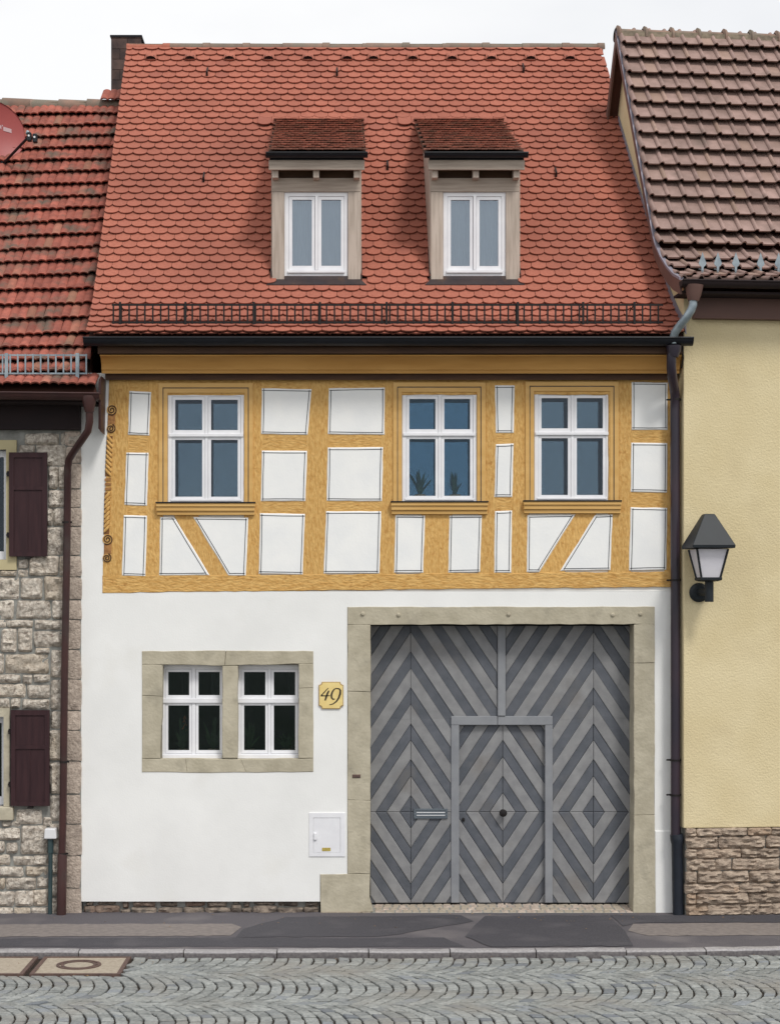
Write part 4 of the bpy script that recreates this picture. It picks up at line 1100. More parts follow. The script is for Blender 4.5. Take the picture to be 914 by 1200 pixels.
    W = MB(); rg = []
    for q in range(60):
        x = PX(wx0 + 4 + (wx1 - wx0 - 8) * q / 59, yf); y = yf + 0.15 + 0.010 * math.sin(q * 0.8) + 0.003 * math.sin(q * 2.9); rg.append([(x, y, PZ(228, yf)), (x, y, PZ(320, yf))])
    W.loft(rg, False, False); W.build('curtain', M['curtain'], wn_, smooth=True, recalc=False)
    W = MB(); W.box(X0 + 0.06, X1 - 0.06, yf + 0.6, yf + 0.62, pm.z(yf), zroof(yf + 0.6) - 0.08); W.build('inner_lining', M['inside'], dm)
    # copper apron
    ya = pm.hit(341.5); b = MB()
    za_, zb_ = pm.z(ya) + 0.085, PZ(323.2, yf - 0.03)
    xa, xb = PX(fx0 - 7, ya), PX(fx1 + 7, ya)
    A = [(xa, ya, za_), (xb, ya, za_), (X1 - 0.0, yf - 0.03, pm.z(yf - 0.03) + 0.07), (X0, yf - 0.03, pm.z(yf - 0.03) + 0.07), (wxb, yf - 0.025, zb_), (wxa, yf - 0.025, zb_), (wxb, yf - 0.03, pm.z(yf - 0.03) + 0.07), (wxa, yf - 0.03, pm.z(yf - 0.03) + 0.07)]
    b.add(A + [(v[0], v[1] + 0.012, v[2] - 0.008) for v in A], [(0, 1, 2, 6, 7, 3), (7, 6, 4, 5), (0, 8, 9, 1), (1, 9, 10, 2), (3, 11, 8, 0), (5, 4, 12, 13)]); b.build('apron', M['apron'], dm, recalc=False)
    for sx, xo in ((-1, X0), (1, X1)):
        b = MB(); q = [(yf - 0.03, pm.z(yf - 0.03) + 0.02), (yf - 0.03, pm.z(yf - 0.03) + 0.13), (yf + 0.3, pm.z(yf + 0.3) + 0.13), (yf + 0.3, pm.z(yf + 0.3) + 0.02)]
        b.prism([(xo + sx * 0.013, a, c) for a, c in q], [(xo + sx * 0.019, a, c) for a, c in q]); b.build('step_flashing', M['apron'], dm)
    s0 = 0
    while pm.at(s0).x < yt - 0.03: s0 += 0.01
    x = XC - 0.12
    while x < XD + 0.10:
        Mx = frame_at(pm, s0 - 0.075, x, 0.6); Mx = Mx @ Matrix.Translation((0, 0, 0.030)); inst('head_tile', tme, dm, Mx); x += TW
    return dm
dormer(1, 319, 422.5, (311.5, 431), (315, 427.2), 333.5, 407.5, [(342.5, 365.5, 233.4, 311), (376.6, 399.6, 233.4, 311)], (321, 426.6), (313, 430))
dormer(2, 504.8, 608.4, (497.5, 619.4), (502, 614.8), 519.5, 592.4, [(528.3, 550.6, 233.6, 311.3), (562, 584, 233.6, 311.3)], (484.5, 590), (497.5, 617))

# ---- downpipe of the main house, with the zinc link from the neighbour's gutter
yp = -0.13
def pipe_pts(l, y): return [P(a, b, yy) for (a, b), yy in zip(l, y)]
dp = MB(); dp.tube(pipe_pts([(789.5, 405), (789.5, 410), (788.5, 418)], [-0.43] * 3), [0.088, 0.082, 0.062], 14); hop = dp.build('pipe_hopper', M['aubergine'], house, smooth=True)
dp = MB(); dp.tube(pipe_pts([(786.8, 414), (786.6, 430), (787.6, 441), (790, 455), (791, 463), (791, 480), (791.5, 700), (791.5, 979)], [-0.43, -0.42, -0.36, -0.20, -0.14, -0.13, -0.13, -0.13]), 0.056, 14)
pipe = dp.build('downpipe', M['aubergine'], house, smooth=True, split=60)
for py, in ((468,), (680,), (891,), (932,)):
    c_ = P(791.4, py, yp); m = MB(); m.tube([c_ - Vector((0, 0, 0.012)), c_ + Vector((0, 0, 0.012))], 0.063, 14)
    m.tube([c_ + Vector((-0.10, 0.02, 0)), c_ + Vector((0.10, 0.02, 0))], 0.010, 6); m.tube([c_, c_ + Vector((0, 0.14, 0))], 0.010, 6); m.build('pipe_clip', M['iron'], pipe, smooth=True)
m = MB(); m.tube([P(792.5, 978, yp), P(793, 982, yp), P(793.3, 985, yp), P(793.3, 990, yp), P(794.5, 1072, yp)], [0.075, 0.078, 0.078, 0.066, 0.064], 14); m.build('standpipe', M['cast'], pipe, smooth=True, split=50)
m = MB(); m.tube([P(799.5, 404, -0.35), P(800.5, 420, -0.3), P(798.5, 431, -0.2)], 0.011, 6); m.build('gutter_stay', M['iron'], gutter)

# house number plaque (flat painted sign)
sg = thing('house_number_sign', P(388, 832, -0.02), 'cream plaque with notched corners and a slanted black 49 beside the gate', 'sign')
a0, a1, b0_, b1 = 373.6, 402.4, 799.3, 831.0
def notch(x0, x1, y0, y1, r):
    pts = []
    for cx_, cy_, s0 in ((x0, y0, 90), (x1, y0, 180), (x1, y1, 270), (x0, y1, 0)):
        for k in range(6):
            a = R(s0 - 90 * k / 5) if False else R(s0 - 90 * k / 5)
            pts.append((cx_ + r * math.cos(a), cy_ + r * math.sin(a)))
    return pts
m = MB(); px_prism(m, notch(a0, a1, b0_, b1, 3.6), -0.016, 0.004); m.build('border', M['edge'], sg)
m = MB(); px_prism(m, notch(a0 + 0.8, a1 - 0.8, b0_ + 0.8, b1 - 0.8, 3.7), -0.019, -0.004); m.build('plate', M['sign'], sg)
def stroke(pts, wds, name):
    m = MB(); L_, R_ = [], []
    for i, (x, y) in enumerate(pts):
        a, b = Vector(pts[max(0, i - 1)]), Vector(pts[min(len(pts) - 1, i + 1)]); e = (b - a).normalized(); nn = Vector((-e.y, e.x)) * wds[i] / 2
        L_.append((x + nn.x, y + nn.y)); R_.append((x - nn.x, y - nn.y))
    for i in range(len(pts) - 1):
        f = [P(*v, -0.0215) for v in (L_[i], L_[i + 1], R_[i + 1], R_[i])]
        m.prism(f, [v + Vector((0, 0.003, 0)) for v in f])
    return m.build(name, M['ink'], sg)
z5 = lambda x, y: (360 + x / 15.23, 785 + y / 15.23)
stroke([z5(*p) for p in ((378, 325), (330, 375), (285, 425), (248, 462))], [0.7, 1.1, 1.2, 1.3], 'numeral')
stroke([z5(*p) for p in ((244, 466), (320, 466), (408, 464))], [1.5, 1.1, 0.8], 'numeral')
stroke([z5(*p) for p in ((388, 375), (362, 425), (338, 490), (320, 550))], [1.6, 2.2, 2.3, 1.7], 'numeral')
pts9 = [(560, 345), (520, 332), (482, 350), (450, 395), (432, 450), (436, 500), (462, 530), (495, 522)]
stroke([z5(*p) for p in pts9], [0.8, 1.0, 1.4, 2.0, 2.3, 2.0, 1.6, 0.9], 'numeral')
pts9 = [(530, 333), (572, 342), (592, 370), (588, 430), (562, 505), (520, 568), (460, 612), (395, 628)]
stroke([z5(*p) for p in pts9], [0.8, 1.5, 2.2, 2.4, 2.1, 1.6, 1.2, 0.7], 'numeral')

# ------------------------------------------------------------------ LEFT: STONE HOUSE
sh = thing('stone_house', (-4.5, 0, 0), 'old rubble stone house with maroon shutters and a weathered red tiled roof', 'house')
LX0, LX1 = PX(-270), PX(95.5) - 0.004
YS = -0.02
win_u = (PX(-60), PX(8), PZ(656), PZ(527))
win_l = (PX(-60), PX(5), PZ(945), PZ(840))
w = MB(); holes_wall(w, LX0, LX1, -0.05, PZ(455), [win_u, win_l], YS + 0.014, 0.30); lwall = w.build('rubble_wall', M['joint'], sh)
w = MB(); w.box(LX0, LX0 + 0.25, 0.305, 8.4, -0.05, 6.3); w.box(LX0 + 0.252, LX1 - 0.01, 8.15, 8.4, -0.05, 6.3); w.box(LX1 - 0.2, LX1 - 0.01, 0.305, 8.1, -0.05, 6.3); w.build('rear_wall', M['joint'], sh)
w = MB(); w.box(LX0 + 0.26, LX1 - 0.21, 2.0, 2.1, 0, 6.2); w.box(LX0 + 0.26, LX1 - 0.21, 0.31, 1.99, 3.6, 3.7); w.build('interior_wall', M['inside'], sh)
ST = [(30, 508, 70, 521), (72, 507, 96, 521), (23, 522, 42, 531), (43, 522, 76, 546), (57, 547, 68, 573), (69, 547, 77, 573), (57, 575, 76, 594), (56, 596, 62, 616), (63, 596, 76, 616), (55, 618, 74, 650),
      (22, 656, 33, 666), (34, 652, 69, 674), (0, 669, 20, 675), (22, 668, 33, 676), (70, 652, 76, 674), (-4, 677, 23, 702), (25, 678, 50, 702), (52, 676, 76, 703), (-4, 704, 16, 725), (20, 704, 59, 725), (62, 704, 76, 725),
      (-4, 727, 7, 735), (8, 727, 39, 735), (41, 727, 75, 738), (2, 737, 20, 764), (22, 736, 38, 764), (40, 740, 73, 758), (42, 760, 58, 766), (-4, 766, 5, 789), (7, 767, 57, 789), (60, 762, 74, 794),
      (-4, 791, 24, 800), (27, 791, 38, 801), (40, 791, 58, 799), (-4, 802, 31, 817), (33, 803, 58, 818), (60, 797, 74, 832), (-4, 819, 11, 830), (13, 819, 24, 830), (26, 820, 58, 831), (59, 834, 74, 854), (59, 856, 74, 891),
      (59, 894, 74, 930), (60, 932, 74, 962), (-4, 945, 16, 961), (20, 949, 50, 966), (51, 958, 61, 968), (2, 963, 24, 969), (-4, 971, 23, 984), (25, 968, 55, 1001), (-4, 986, 6, 999), (8, 988, 20, 1000), (-4, 1002, 13, 1014), (16, 1004, 39, 1014),
      (40, 1003, 57, 1014), (-4, 1016, 27, 1027), (30, 1016, 56, 1027), (0, 1029, 6, 1042), (8, 1029, 43, 1042), (44, 1029, 58, 1041), (-4, 1045, 17, 1062), (19, 1044, 38, 1062), (39, 1043, 58, 1062), (-4, 1064, 16, 1077), (18, 1064, 36, 1077), (38, 1064, 57, 1076),
      (59, 966, 74, 999), (58, 1002, 74, 1024), (60, 1028, 74, 1050), (60, 1053, 74, 1075)]
QY = [505, 523, 543, 573, 595, 617, 651, 676, 703, 726, 761, 796, 833, 856, 892, 931, 966, 1003, 1041, 1076]
rs = random.Random(8)
for (a, b, c, d_) in ST:
    rough_stone(lwall, PX(a - 0.2), PX(c + 0.2), PZ(d_ + 0.2), PZ(b - 0.2), YS + rs.uniform(-0.014, 0.0), YS + 0.03, 'rubble', amp=0.042, rad=0.012, rnd=rs, nx=max(5, min(16, int((c - a) / 2.6))), nz=max(4, min(12, int((d_ - b) / 2.6))))
for k in range(len(QY) - 1):
    left = 77.5 if k % 2 else 76
    rough_stone(lwall, PX(left), LX1, PZ(QY[k + 1] - 0.6), PZ(QY[k] + 0.6), YS - 0.012, YS + 0.03, 'quoin', name='quoin', amp=0.008, rad=0.006, rnd=rs)
# wall beyond the edge of the picture: coursed the same way
yy = 505
while yy < 1070:
    hh = rs.choice((11, 14, 18, 22, 26)); xx = -6.0
    while xx > -262:
        ww = rs.uniform(24, 54); a, c = xx - ww, xx
        mx, mz = PX((a + c) / 2), PZ(yy + hh / 2)
        if not (PX(c) > win_u[0] - 0.30 and win_u[2] - 0.2 < mz < win_u[3] + 0.2) and not (PX(c) > win_l[0] - 0.2 and win_l[2] - 0.1 < mz < win_l[3] + 0.2):
            rough_stone(lwall, PX(a + 0.8), PX(c - 0.8), PZ(yy + hh - 0.6), PZ(yy + 0.6), YS + rs.uniform(-0.012, 0.004), YS + 0.03, 'rubble', amp=0.040, rad=0.012, rnd=rs)
        xx -= ww + 1
    yy += hh + 1.5
# windows and shutters of the stone house
for (wu, fw_, mt, sashY, gm, y0, y1, xr) in ((win_u, 12, 'beige', 0.08, 'glass_up', 516, 668, 20), (win_l, 8, 'sand', 0.10, 'glass_low', 830, 945, 12)):
    m = MB(); holes_wall(m, PX(-72), PX(xr), PZ(y1), PZ(y0), [wu], YS - 0.022, 0.012); su = m.build('window_surround', M[mt], sh, bevel=0.008)
    m = MB(); x0, x1, z0, z1 = wu; holes_wall(m, x0 + 0.005, x1 - 0.005, z0 + 0.005, z1 - 0.005, [(x0 + 0.08, (x0 + x1) / 2 - 0.05, z0 + 0.10, z1 - 0.08), ((x0 + x1) / 2 + 0.05, x1 - 0.05, z0 + 0.10, z1 - 0.08)], sashY, sashY + 0.06); fr = m.build('window', M['win'], sh, bevel=0.004)
    for xa, xb in ((x0 + 0.075, (x0 + x1) / 2 - 0.045), ((x0 + x1) / 2 + 0.045, x1 - 0.045)):
        m = MB(); m.box(xa, xb, sashY + 0.025, sashY + 0.03, z0 + 0.095, z1 - 0.075); m.build('pane', M[gm], fr)
m = MB(); m.box(PX(-64), PX(16.5), YS - 0.06, 0.02, PZ(961), PZ(945.3)); m.build('window_sill', M['sand'], sh, bevel=0.012)
def shutter(px0, px1, py0, py1, split, loc):
    y = YS - 0.075; X0, X1, Z0, Z1 = PX(px0, y), PX(px1, y), PZ(py1, y), PZ(py0, y); ZM = PZ(split, y); st_ = 0.055
    m = MB(); holes_wall(m, X0, X1, Z0, Z1, [(X0 + st_, X1 - st_, Z0 + 0.05, ZM - 0.02), (X0 + st_, X1 - st_, ZM + 0.02, Z1 - 0.06)], y, y + 0.04); s_ = m.build('shutter', M['shutter'], sh, bevel=0.006)
    m = MB(); m.box(X0 + st_, X1 - st_, y + 0.013, y + 0.03, Z0 + 0.05, ZM - 0.02); m.build('shutter_panel', M['shutter'], s_)
    m = MB(); xm = (X0 + X1) / 2; m.box(xm - 0.004, xm + 0.004, y + 0.009, y + 0.0125, Z0 + 0.05, ZM - 0.02); m.build('bead', M['shutter'], s_)
    m = MB(); m.box(X0 + st_, X1 - st_, y + 0.013, y + 0.03, ZM + 0.02, Z1 - 0.06); m.build('shutter_panel', M['shutter'], s_)
    for zz in (Z1 - 0.25, Z0 + 0.25):
        m = MB(); m.tube([(X0 - 0.015, y + 0.02, zz - 0.03), (X0 - 0.015, y + 0.02, zz + 0.03)], 0.016, 8); m.box(X0 - 0.035, X0 + 0.02, y + 0.012, YS + 0.02, zz - 0.012, zz + 0.012); m.build('hinge', M['iron'], s_)
    m = MB(); m.box(xm - 0.03, xm + 0.03, y - 0.01, YS, Z0 - 0.03, Z0 - 0.012); m.build('shutter_catch', M['iron'], s_)
    # the part that rests on the wall
    for zz in (Z0 + 0.1, Z1 - 0.1):
        m = MB(); m.box(X1 - 0.05, X1 - 0.02, y + 0.041, YS + 0.03, zz - 0.02, zz + 0.02); m.build('buffer', M['iron'], s_)
shutter(10.5, 55, 530, 652, 572, 0)
shutter(12.5, 57.8, 832.5, 945, 876, 0)
# roof
ELY = -0.42
pl_ = Prof([(ELY, PZ(456.5, ELY)), (0.05, 6.42), (0.5, 6.80), (0.9, 7.225), (4.2, 10.72)])
d = MB(); offl = [(p.x + 0.015, p.y - 0.05) for p in pl_.p]
sheet_profile(d, offl, LX0 - 0.15, lambda y: -2.80 if y < -0.1 else -2.94)
sheet_profile(d, [(4.215, offl[-1][1]), (8.8, 6.0)], LX0 - 0.15, -2.95)
lroof = d.build('roof', M['deck'], sh, recalc=False)
w = MB(); gpl = [(0.31, 6.25), (0.31, pl_.z(0.31) - 0.08), (0.9, 7.15), (4.2, 10.62), (8.38, 6.25)]
w.prism([(LX0 + 0.01, y, z) for y, z in gpl], [(LX0 + 0.2, y, z) for y, z in gpl]); w.build('gable_wall', M['joint'], sh)
def pan_tile(w, L, prof, t, lift):
    nn = len(prof); vs = []
    for y, lf in ((0, lift), (L, 0)):
        vs += [(x, y, h + lf) for x, h in prof]
    vs += [(x, 0.004, h + lift - t) for x, h in prof]
    fs = [(i, i + 1, nn + i + 1, nn + i) for i in range(nn - 1)] + [(2 * nn + i, 2 * nn + i + 1, i + 1, i) for i in range(nn - 1)]
    vs += [(prof[0][0], L, prof[0][1] - t), (prof[-1][0], L, prof[-1][1] - t)]
    k = 3 * nn; fs += [(2 * nn, 0, nn, k), (nn - 1, 3 * nn - 1, k + 1, 2 * nn - 1)]
    return vs, fs
prof = [(-0.105 + 0.21 * k / 16, 0.021 * (abs(math.sin(math.pi * k / 8)) ** 0.7) + 0.004) for k in range(17)]
lv, lf = pan_tile(0.21, 0.36, prof, 0.022, 0.072)
lme = bpy.data.meshes.new('roof_tile'); lme.from_pydata(lv, [], lf); lme.materials.append(M['old_tile'])
lme.polygons.foreach_set('use_smooth', [True] * len(lme.polygons)); lme.set_sharp_from_angle(angle=R(50))
rl_ = random.Random(2); nr = 22; far_l = MB()
for i in range(nr):
    s = i * (pl_.len - 0.05) / nr; y = pl_.at(s).x
    xr = -2.82 if y < -0.2 else -2.95
    x = xr - 0.105 - (0.0 if i % 2 == 0 else 0.03); sag = rl_.uniform(-0.01, 0.01)
    while x > LX0 - 0.1:
        Mx = frame_at(pl_, s + sag + 0.075 * (x + 3.9) * math.sin(math.pi * i / nr) + 0.018 * noise.noise((x * 1.3, i * 0.4, 2)), x, 1.8, rl_)
        if x > -5.3: inst('roof_tile', lme, lroof, Mx)
        else: far_l.add([Mx @ Vector(q) for q in lv], lf)
        x -= 0.2115
far_l.build('roof_tiling', M['old_tile'], lroof, kind='stuff', recalc=False)
x = LX0 - 0.1; k = 0; zl = pl_.p[-1].y
while x < -3.15:
    L = 0.40; r = MB(); rings = []; dz = rl_.uniform(-0.012, 0.012)
    for q, rr in ((0, 0.115), (L * 0.86, 0.10), (L + 0.03, 0.095)):
        rings.append([(min(x + q, -3.12), 4.22 + rr * 1.1 * math.cos(a), zl + dz - 0.02 + rr * math.sin(a)) for a in [math.pi * j / 10 for j in range(-1, 12)]])
    r.loft(rings, False, False); r.build('ridge_tile', M['ridge'], lroof, smooth=True); x += L; k += 1
r = MB(); r.box(LX0 - 0.1, -3.06, 4.12, 4.34, zl - 0.09, zl + 0.02); r.build('ridge_mortar', M['mortar'], lroof)
# raised course beside the party wall
for k in range(2):
    Mx = frame_at(pl_, pl_.len - 0.19, -3.29 + 0.2 * k, 0.5, rl_); Mx.translation += Vector((0, 0.02, 0.12)); inst('roof_tile', lme, lroof, Mx)
# chimney
chx0, chx1, chy = PX(130, 4.6), PX(165.5, 4.6), 4.6
c = MB(); c.box(chx0 + 0.012, chx1 - 0.012, chy + 0.012, chy + 0.6, 10.1, PZ(42, chy) - 0.03); ch = c.build('chimney', M['chimney'], sh)
zz = 10.3; k = 0; ztop = PZ(42.5, chy)
while zz < ztop - 0.02:
    h = min(0.15, ztop - zz); x = chx0
    cuts = [0.0, 0.14, 0.30, 1.0] if k % 2 else [0.0, 0.24, 0.40, 1.0]
    cuts = [0, 0.24, 0.44] if k % 2 else [0, 0.13, 0.34, 0.44]
    for a, b in zip(cuts[:-1], cuts[1:]):
        bk = MB(); bk.box(chx0 + a + 0.003, min(chx0 + b - 0.003, chx1), chy, chy + 0.02, zz + 0.003, zz + h - 0.003); bk.build('cladding_slate', M['chimney'], ch)
    zz += h; k += 1
c = MB(); c.box(chx0 - 0.012, chx1 + 0.012, chy - 0.012, chy + 0.62, ztop, ztop + 0.025); c.build('chimney_cap', M['black'], ch)
# eave of the stone house
lg = MB(); half_gutter(lg, LX0 - 0.1, PX(116.5, -0.55), -0.485, PZ(457.0, -0.5) - 0.0, 0.075, 10, PZ(461.5, -0.5)); lg_o = lg.build('gutter', M['maroon'], sh, smooth=True)
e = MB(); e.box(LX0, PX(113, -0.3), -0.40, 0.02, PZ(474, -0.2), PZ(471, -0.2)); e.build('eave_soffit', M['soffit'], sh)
e = MB(); e.box(LX0, PX(94, -0.1), -0.10, -0.02, PZ(503, -0.1), PZ(475, -0.1)); e.build('eave_shadow_strip', M['soffit'], sh)  # dark strip standing in for the eave's shadow on the wall top
e = MB(); e.prism([P(115.5, 445, -0.42), P(118.5, 440, -0.42), P(118.2, 506, -0.35), P(115.3, 502, -0.35)], [P(115.5, 445, -0.42) + Vector((0, 0.42, 0)), P(118.5, 440, -0.42) + Vector((0, 0.42, 0)), P(118.2, 506, -0.35) + Vector((0, 0.34, 0)), P(115.3, 502, -0.35) + Vector((0, 0.34, 0))]); e.build('verge_board', M['maroon'], sh)
# its snow guard
gy2 = pl_.hit(443) - 0.05; s = MB(); z0, z1 = PZ(437.5, gy2), PZ(416, gy2); xa, xb = LX0, PX(102.5, gy2)
for z in (z0, z1): s.box(xa, xb, gy2 - 0.006, gy2 + 0.006, z - 0.009, z + 0.009)
x = xb - 0.012
while x > xa: s.box(x - 0.009, x + 0.009, gy2 - 0.014, gy2 - 0.0065, z0 - 0.01, z1 + 0.012); x -= 0.088
lgd = s.build('snow_guard', M['zinc'], sh)
for bx in (91, 8, -75):
    b = MB(); x = PX(bx, gy2); b.box(x - 0.02, x + 0.02, gy2 - 0.03, gy2 - 0.0145, PZ(444, gy2), z1 + 0.02); b.tube([(x, gy2 - 0.02, PZ(443, gy2)), (x, gy2 + 0.2, pl_.z(gy2 + 0.2) + 0.06)], 0.012, 6); b.build('guard_bracket', M['zinc'], lgd)
# maroon downpipe
ypl = -0.13
dp = MB(); dp.tube(pipe_pts([(104.5, 464), (104.5, 468), (104.5, 480), (104.5, 483)], [-0.485] * 4), [0.085, 0.085, 0.058, 0.05], 14); dp.build('pipe_hopper', M['maroon'], sh, smooth=True)
dp = MB(); dp.tube(pipe_pts([(104.8, 480), (105, 494), (103, 505), (97, 514), (86, 530), (81, 538), (79.3, 548), (78.5, 640), (75.5, 800), (73.8, 960), (72.6, 1002)], [-0.485, -0.47, -0.44, -0.38, -0.24, -0.17, ypl, ypl, ypl, ypl, ypl]), 0.043, 14); pipe2 = dp.build('downpipe', M['maroon'], sh, smooth=True, split=60)
m = MB(); m.tube([P(73, 1001, ypl), P(73, 1003, ypl), P(71.8, 1074, ypl)], [0.05, 0.056, 0.056], 14); m.build('standpipe', M['maroon'], pipe2, smooth=True)
for px_, py in ((77.8, 612), (74.8, 893), (73.6, 1001)):
    c_ = P(px_, py, ypl); m = MB(); m.tube([c_ - Vector((0, 0, 0.01)), c_ + Vector((0, 0, 0.01))], 0.049, 14); m.tube([c_ + Vector((0.03, 0, 0)), c_ + Vector((0.065, 0.0, 0))], 0.011, 6); m.tube([c_, c_ + Vector((0, 0.12, 0))], 0.010, 6); m.build('pipe_clip', M['iron'], pipe2, smooth=True)

# thin vent post with white cap by the downpipe
vp = thing('vent_post', P(59, 1076, -0.11), 'thin grey green post with a white cap against the rubble wall', 'post')
m = MB(); m.tube([P(58.6, 1075.5, -0.10), P(59.5, 983, -0.10)], 0.025, 12); m.build('pipe', M['gpipe'], vp, smooth=True)
m = MB(); m.tube([P(59.3, 1000, -0.10), P(59.5, 984, -0.10)], 0.034, 12); m.build('collar', M['gpipe'], vp, smooth=True)
m = MB(); c_ = P(59.7, 983, -0.10); m.box(c_.x - 0.074, c_.x + 0.074, -0.16, -0.036, c_.z, c_.z + 0.12)
m.v = [(v[0] + (-(v[0] - c_.x) * 0.14 if v[2] > c_.z + 0.06 else 0), v[1], v[2]) for v in m.v]; m.build('cap', M['wcap'], vp, bevel=0.012)

# satellite dish
dish_c = P(-9, 153, pl_.hit(165) - 0.45)
ds = thing('satellite_dish', dish_c + Vector((0.02, 0.35, -0.6)), 'dusty red satellite dish with a black feed arm above the old red roof', 'satellite dish')
nrm = Vector((0.50, -0.84, 0.10)).normalized(); exd = Vector((0, 0, 1)).cross(nrm).normalized(); eyd = nrm.cross(exd)
m = MB(); rings = []
for k in range(9):
    q = k / 8; rings.append([dish_c + exd * (0.46 * q * math.cos(2 * math.pi * j / 40)) + eyd * (0.43 * q * math.sin(2 * math.pi * j / 40)) + nrm * (0.085 * q * q - 0.085) for j in range(40)])
rim = [[p + nrm * 0.012 for p in rings[-1]], [p - nrm * 0.02 + (p - dish_c) * 0.03 for p in rings[-1]]]
bk = [[p - nrm * 0.012 for p in r] for r in reversed(rings)]
m.loft(rings[1:] + rim + bk[:-1], True, True); m.build('reflector', M['dish'], ds, smooth=True, split=50)
def on_dish(a, b, out=0.004):
    q2 = (a / 0.46) ** 2 + (b / 0.43) ** 2
    return dish_c + exd * a + eyd * b + nrm * (0.085 * q2 - 0.085 + out)
m = MB()
def dq(a0, b0, a1, b1, h=0.03): m.add([on_dish(a0, b0), on_dish(a1, b1), on_dish(a1, b1 + h), on_dish(a0, b0 + h)], [(0, 1, 2, 3)])
dq(0.18, 0.055, 0.29, 0.030, 0.055); dq(0.13, 0.09, 0.155, 0.07, 0.045); dq(0.10, 0.10, 0.12, 0.09, 0.03); dq(0.04, 0.11, 0.09, 0.10, 0.045); dq(0.16, 0.115, 0.175, 0.11, 0.02)
m.build('faded_print', M['dish_print'], ds, recalc=False)
lnb = P(36, 160, dish_c.y - 0.55); ft = P(4, 191, dish_c.y + 0.02)
m = MB(); m.tube([ft, lnb + Vector((-0.03, 0, 0.0))], 0.019, 8); m.build('feed_arm', M['black'], ds, smooth=True)
for dx in (0.0, 0.075):
    c_ = lnb + Vector((dx - 0.02, 0.0, -dx * 0.25)); m = MB()
    m.box(c_.x - 0.028, c_.x + 0.028, c_.y - 0.03, c_.y + 0.06, c_.z - 0.055, c_.z + 0.06); m.build('converter', M['lamp'], ds, bevel=0.012)
    m = MB(); m.tube([c_ + Vector((0.0, -0.031, 0.01)), c_ + Vector((0, -0.036, 0.01))], 0.014, 10); m.build('converter_label', M['wcap'], ds)
m = MB(); c_ = lnb + Vector((-0.06, 0.02, 0.07)); m.tube([c_, c_ + Vector((0.03, 0, -0.015))], 0.03, 10); m.build('feed_horn', M['zinc'], ds, smooth=True)
m = MB(); yb_ = pl_.hit(222); m.tube([dish_c - nrm * 0.11, P(2, 200, dish_c.y + 0.25), Vector((PX(2, yb_), yb_ + 0.05, pl_.z(yb_ + 0.05) - 0.02))], 0.03, 10); m.build('mast', M['black'], ds, smooth=True)
m = MB(); c_ = ft; m.box(c_.x - 0.04, c_.x + 0.04, c_.y - 0.02, c_.y + 0.12, c_.z - 0.06, c_.z + 0.05); m.build('arm_bracket', M['black'], ds, bevel=0.01)
m = MB(); m.tube([c_ + Vector((0, 0.05, -0.05)), Vector((PX(2, yb_ - 0.1), yb_ - 0.1, pl_.z(yb_ - 0.1) + 0.02))], 0.02, 8); m.build('stay', M['zinc'], ds)

# ------------------------------------------------------------------ RIGHT: CREAM HOUSE
RR = R(5.4)
RO = Vector((PX(801, -0.22), -0.22, 0.0))
yh = thing('cream_house', RO, 'cream stuccoed house with brown tiled roof and rough brown stone plinth', 'house', rz=RR)
ue, ve = Vector((math.cos(RR), math.sin(RR), 0)), Vector((-math.sin(RR), math.cos(RR), 0))
TR = Matrix((ue, ve, Vector((0, 0, 1)))).transposed().to_4x4(); TR.translation = RO
def RW(u, v, z): return RO + ue * u + ve * v + Vector((0, 0, z))
def RP(px, py, v=0.0):
    """point of the plane v = const of this house under a pixel; returns (u, z)"""
    dd = Vector(((px - VX) / F, 1, (VY - py) / F)); C = Vector((CX, CY, CZ))
    t = ((RO + ve * v - C).dot(ve)) / dd.dot(ve); p = C + dd * t
    return (p - RO).dot(ue), p.z
def rbox(mb, u0, u1, v0, v1, z0, z1): return mb.box(u0, u1, v0, v1, z0, z1, TR)
UE = 5.0
zp = RP(850, 970.5)[1]; zw = RP(860, 373)[1]
w = MB(); rbox(w, 0, UE, 0.0, 0.3, zp, zw + 0.3); w.build('stucco_wall', M['stucco'], yh, bevel=0.01)
# eave and roof profile
ev = -0.36
ue0, ze0 = RP(798, 331.0, ev)
sl = [(20, 0.29), (28, 0.29), (33, 0.29), (40, 0.29), (48, 0.15)]
pts = [(ev, ze0)]
for a, l in sl: pts.append((pts[-1][0] + l * math.cos(R(a)), pts[-1][1] + l * math.sin(R(a))))
# ridge: where the verge line meets image column 722
best = None
for k in range(400):
    v = 1.5 + k * 0.006; p = RW(ue0, v, 0); px_ = VX + p.x * F / (p.y - CY)
    if best is None or abs(px_ - 723) < best[0]: best = (abs(px_ - 723), v)
rv = best[1]; rp_ = RW(ue0, rv, 0); rz_ = CZ + (VY - 40) * (rp_.y - CY) / F
pts.append((rv, rz_))
pr = Prof(pts)
gz = [(0.301, 0), (5.6, 0), (5.6, 6.2), (rv, rz_ - 0.10)] + [(p.x, p.y - 0.10) for p in reversed(pr.p[1:-1]) if p.x > 0.32] + [(0.301, pr.z(0.301) - 0.10)]
w = MB(); w.prism([RW(0.0, v, z) for v, z in gz], [RW(0.2, v, z) for v, z in gz]); w.build('gable_wall', M['stucco'], yh)
w = MB(); w.prism([RW(UE - 0.19, v, z) for v, z in gz], [RW(UE - 0.01, v, z) for v, z in gz]); w.build('gable_wall', M['stucco'], yh)
w = MB(); gz2 = [(0.0, zw + 0.29), (0.30, zw + 0.29), (0.30, pr.z(0.30) - 0.1), (0.0, pr.z(0.0) - 0.1)]
w.prism([RW(0.0, v, z) for v, z in gz2], [RW(0.2, v, z) for v, z in gz2]); w.build('gable_return', M['stucco'], yh)
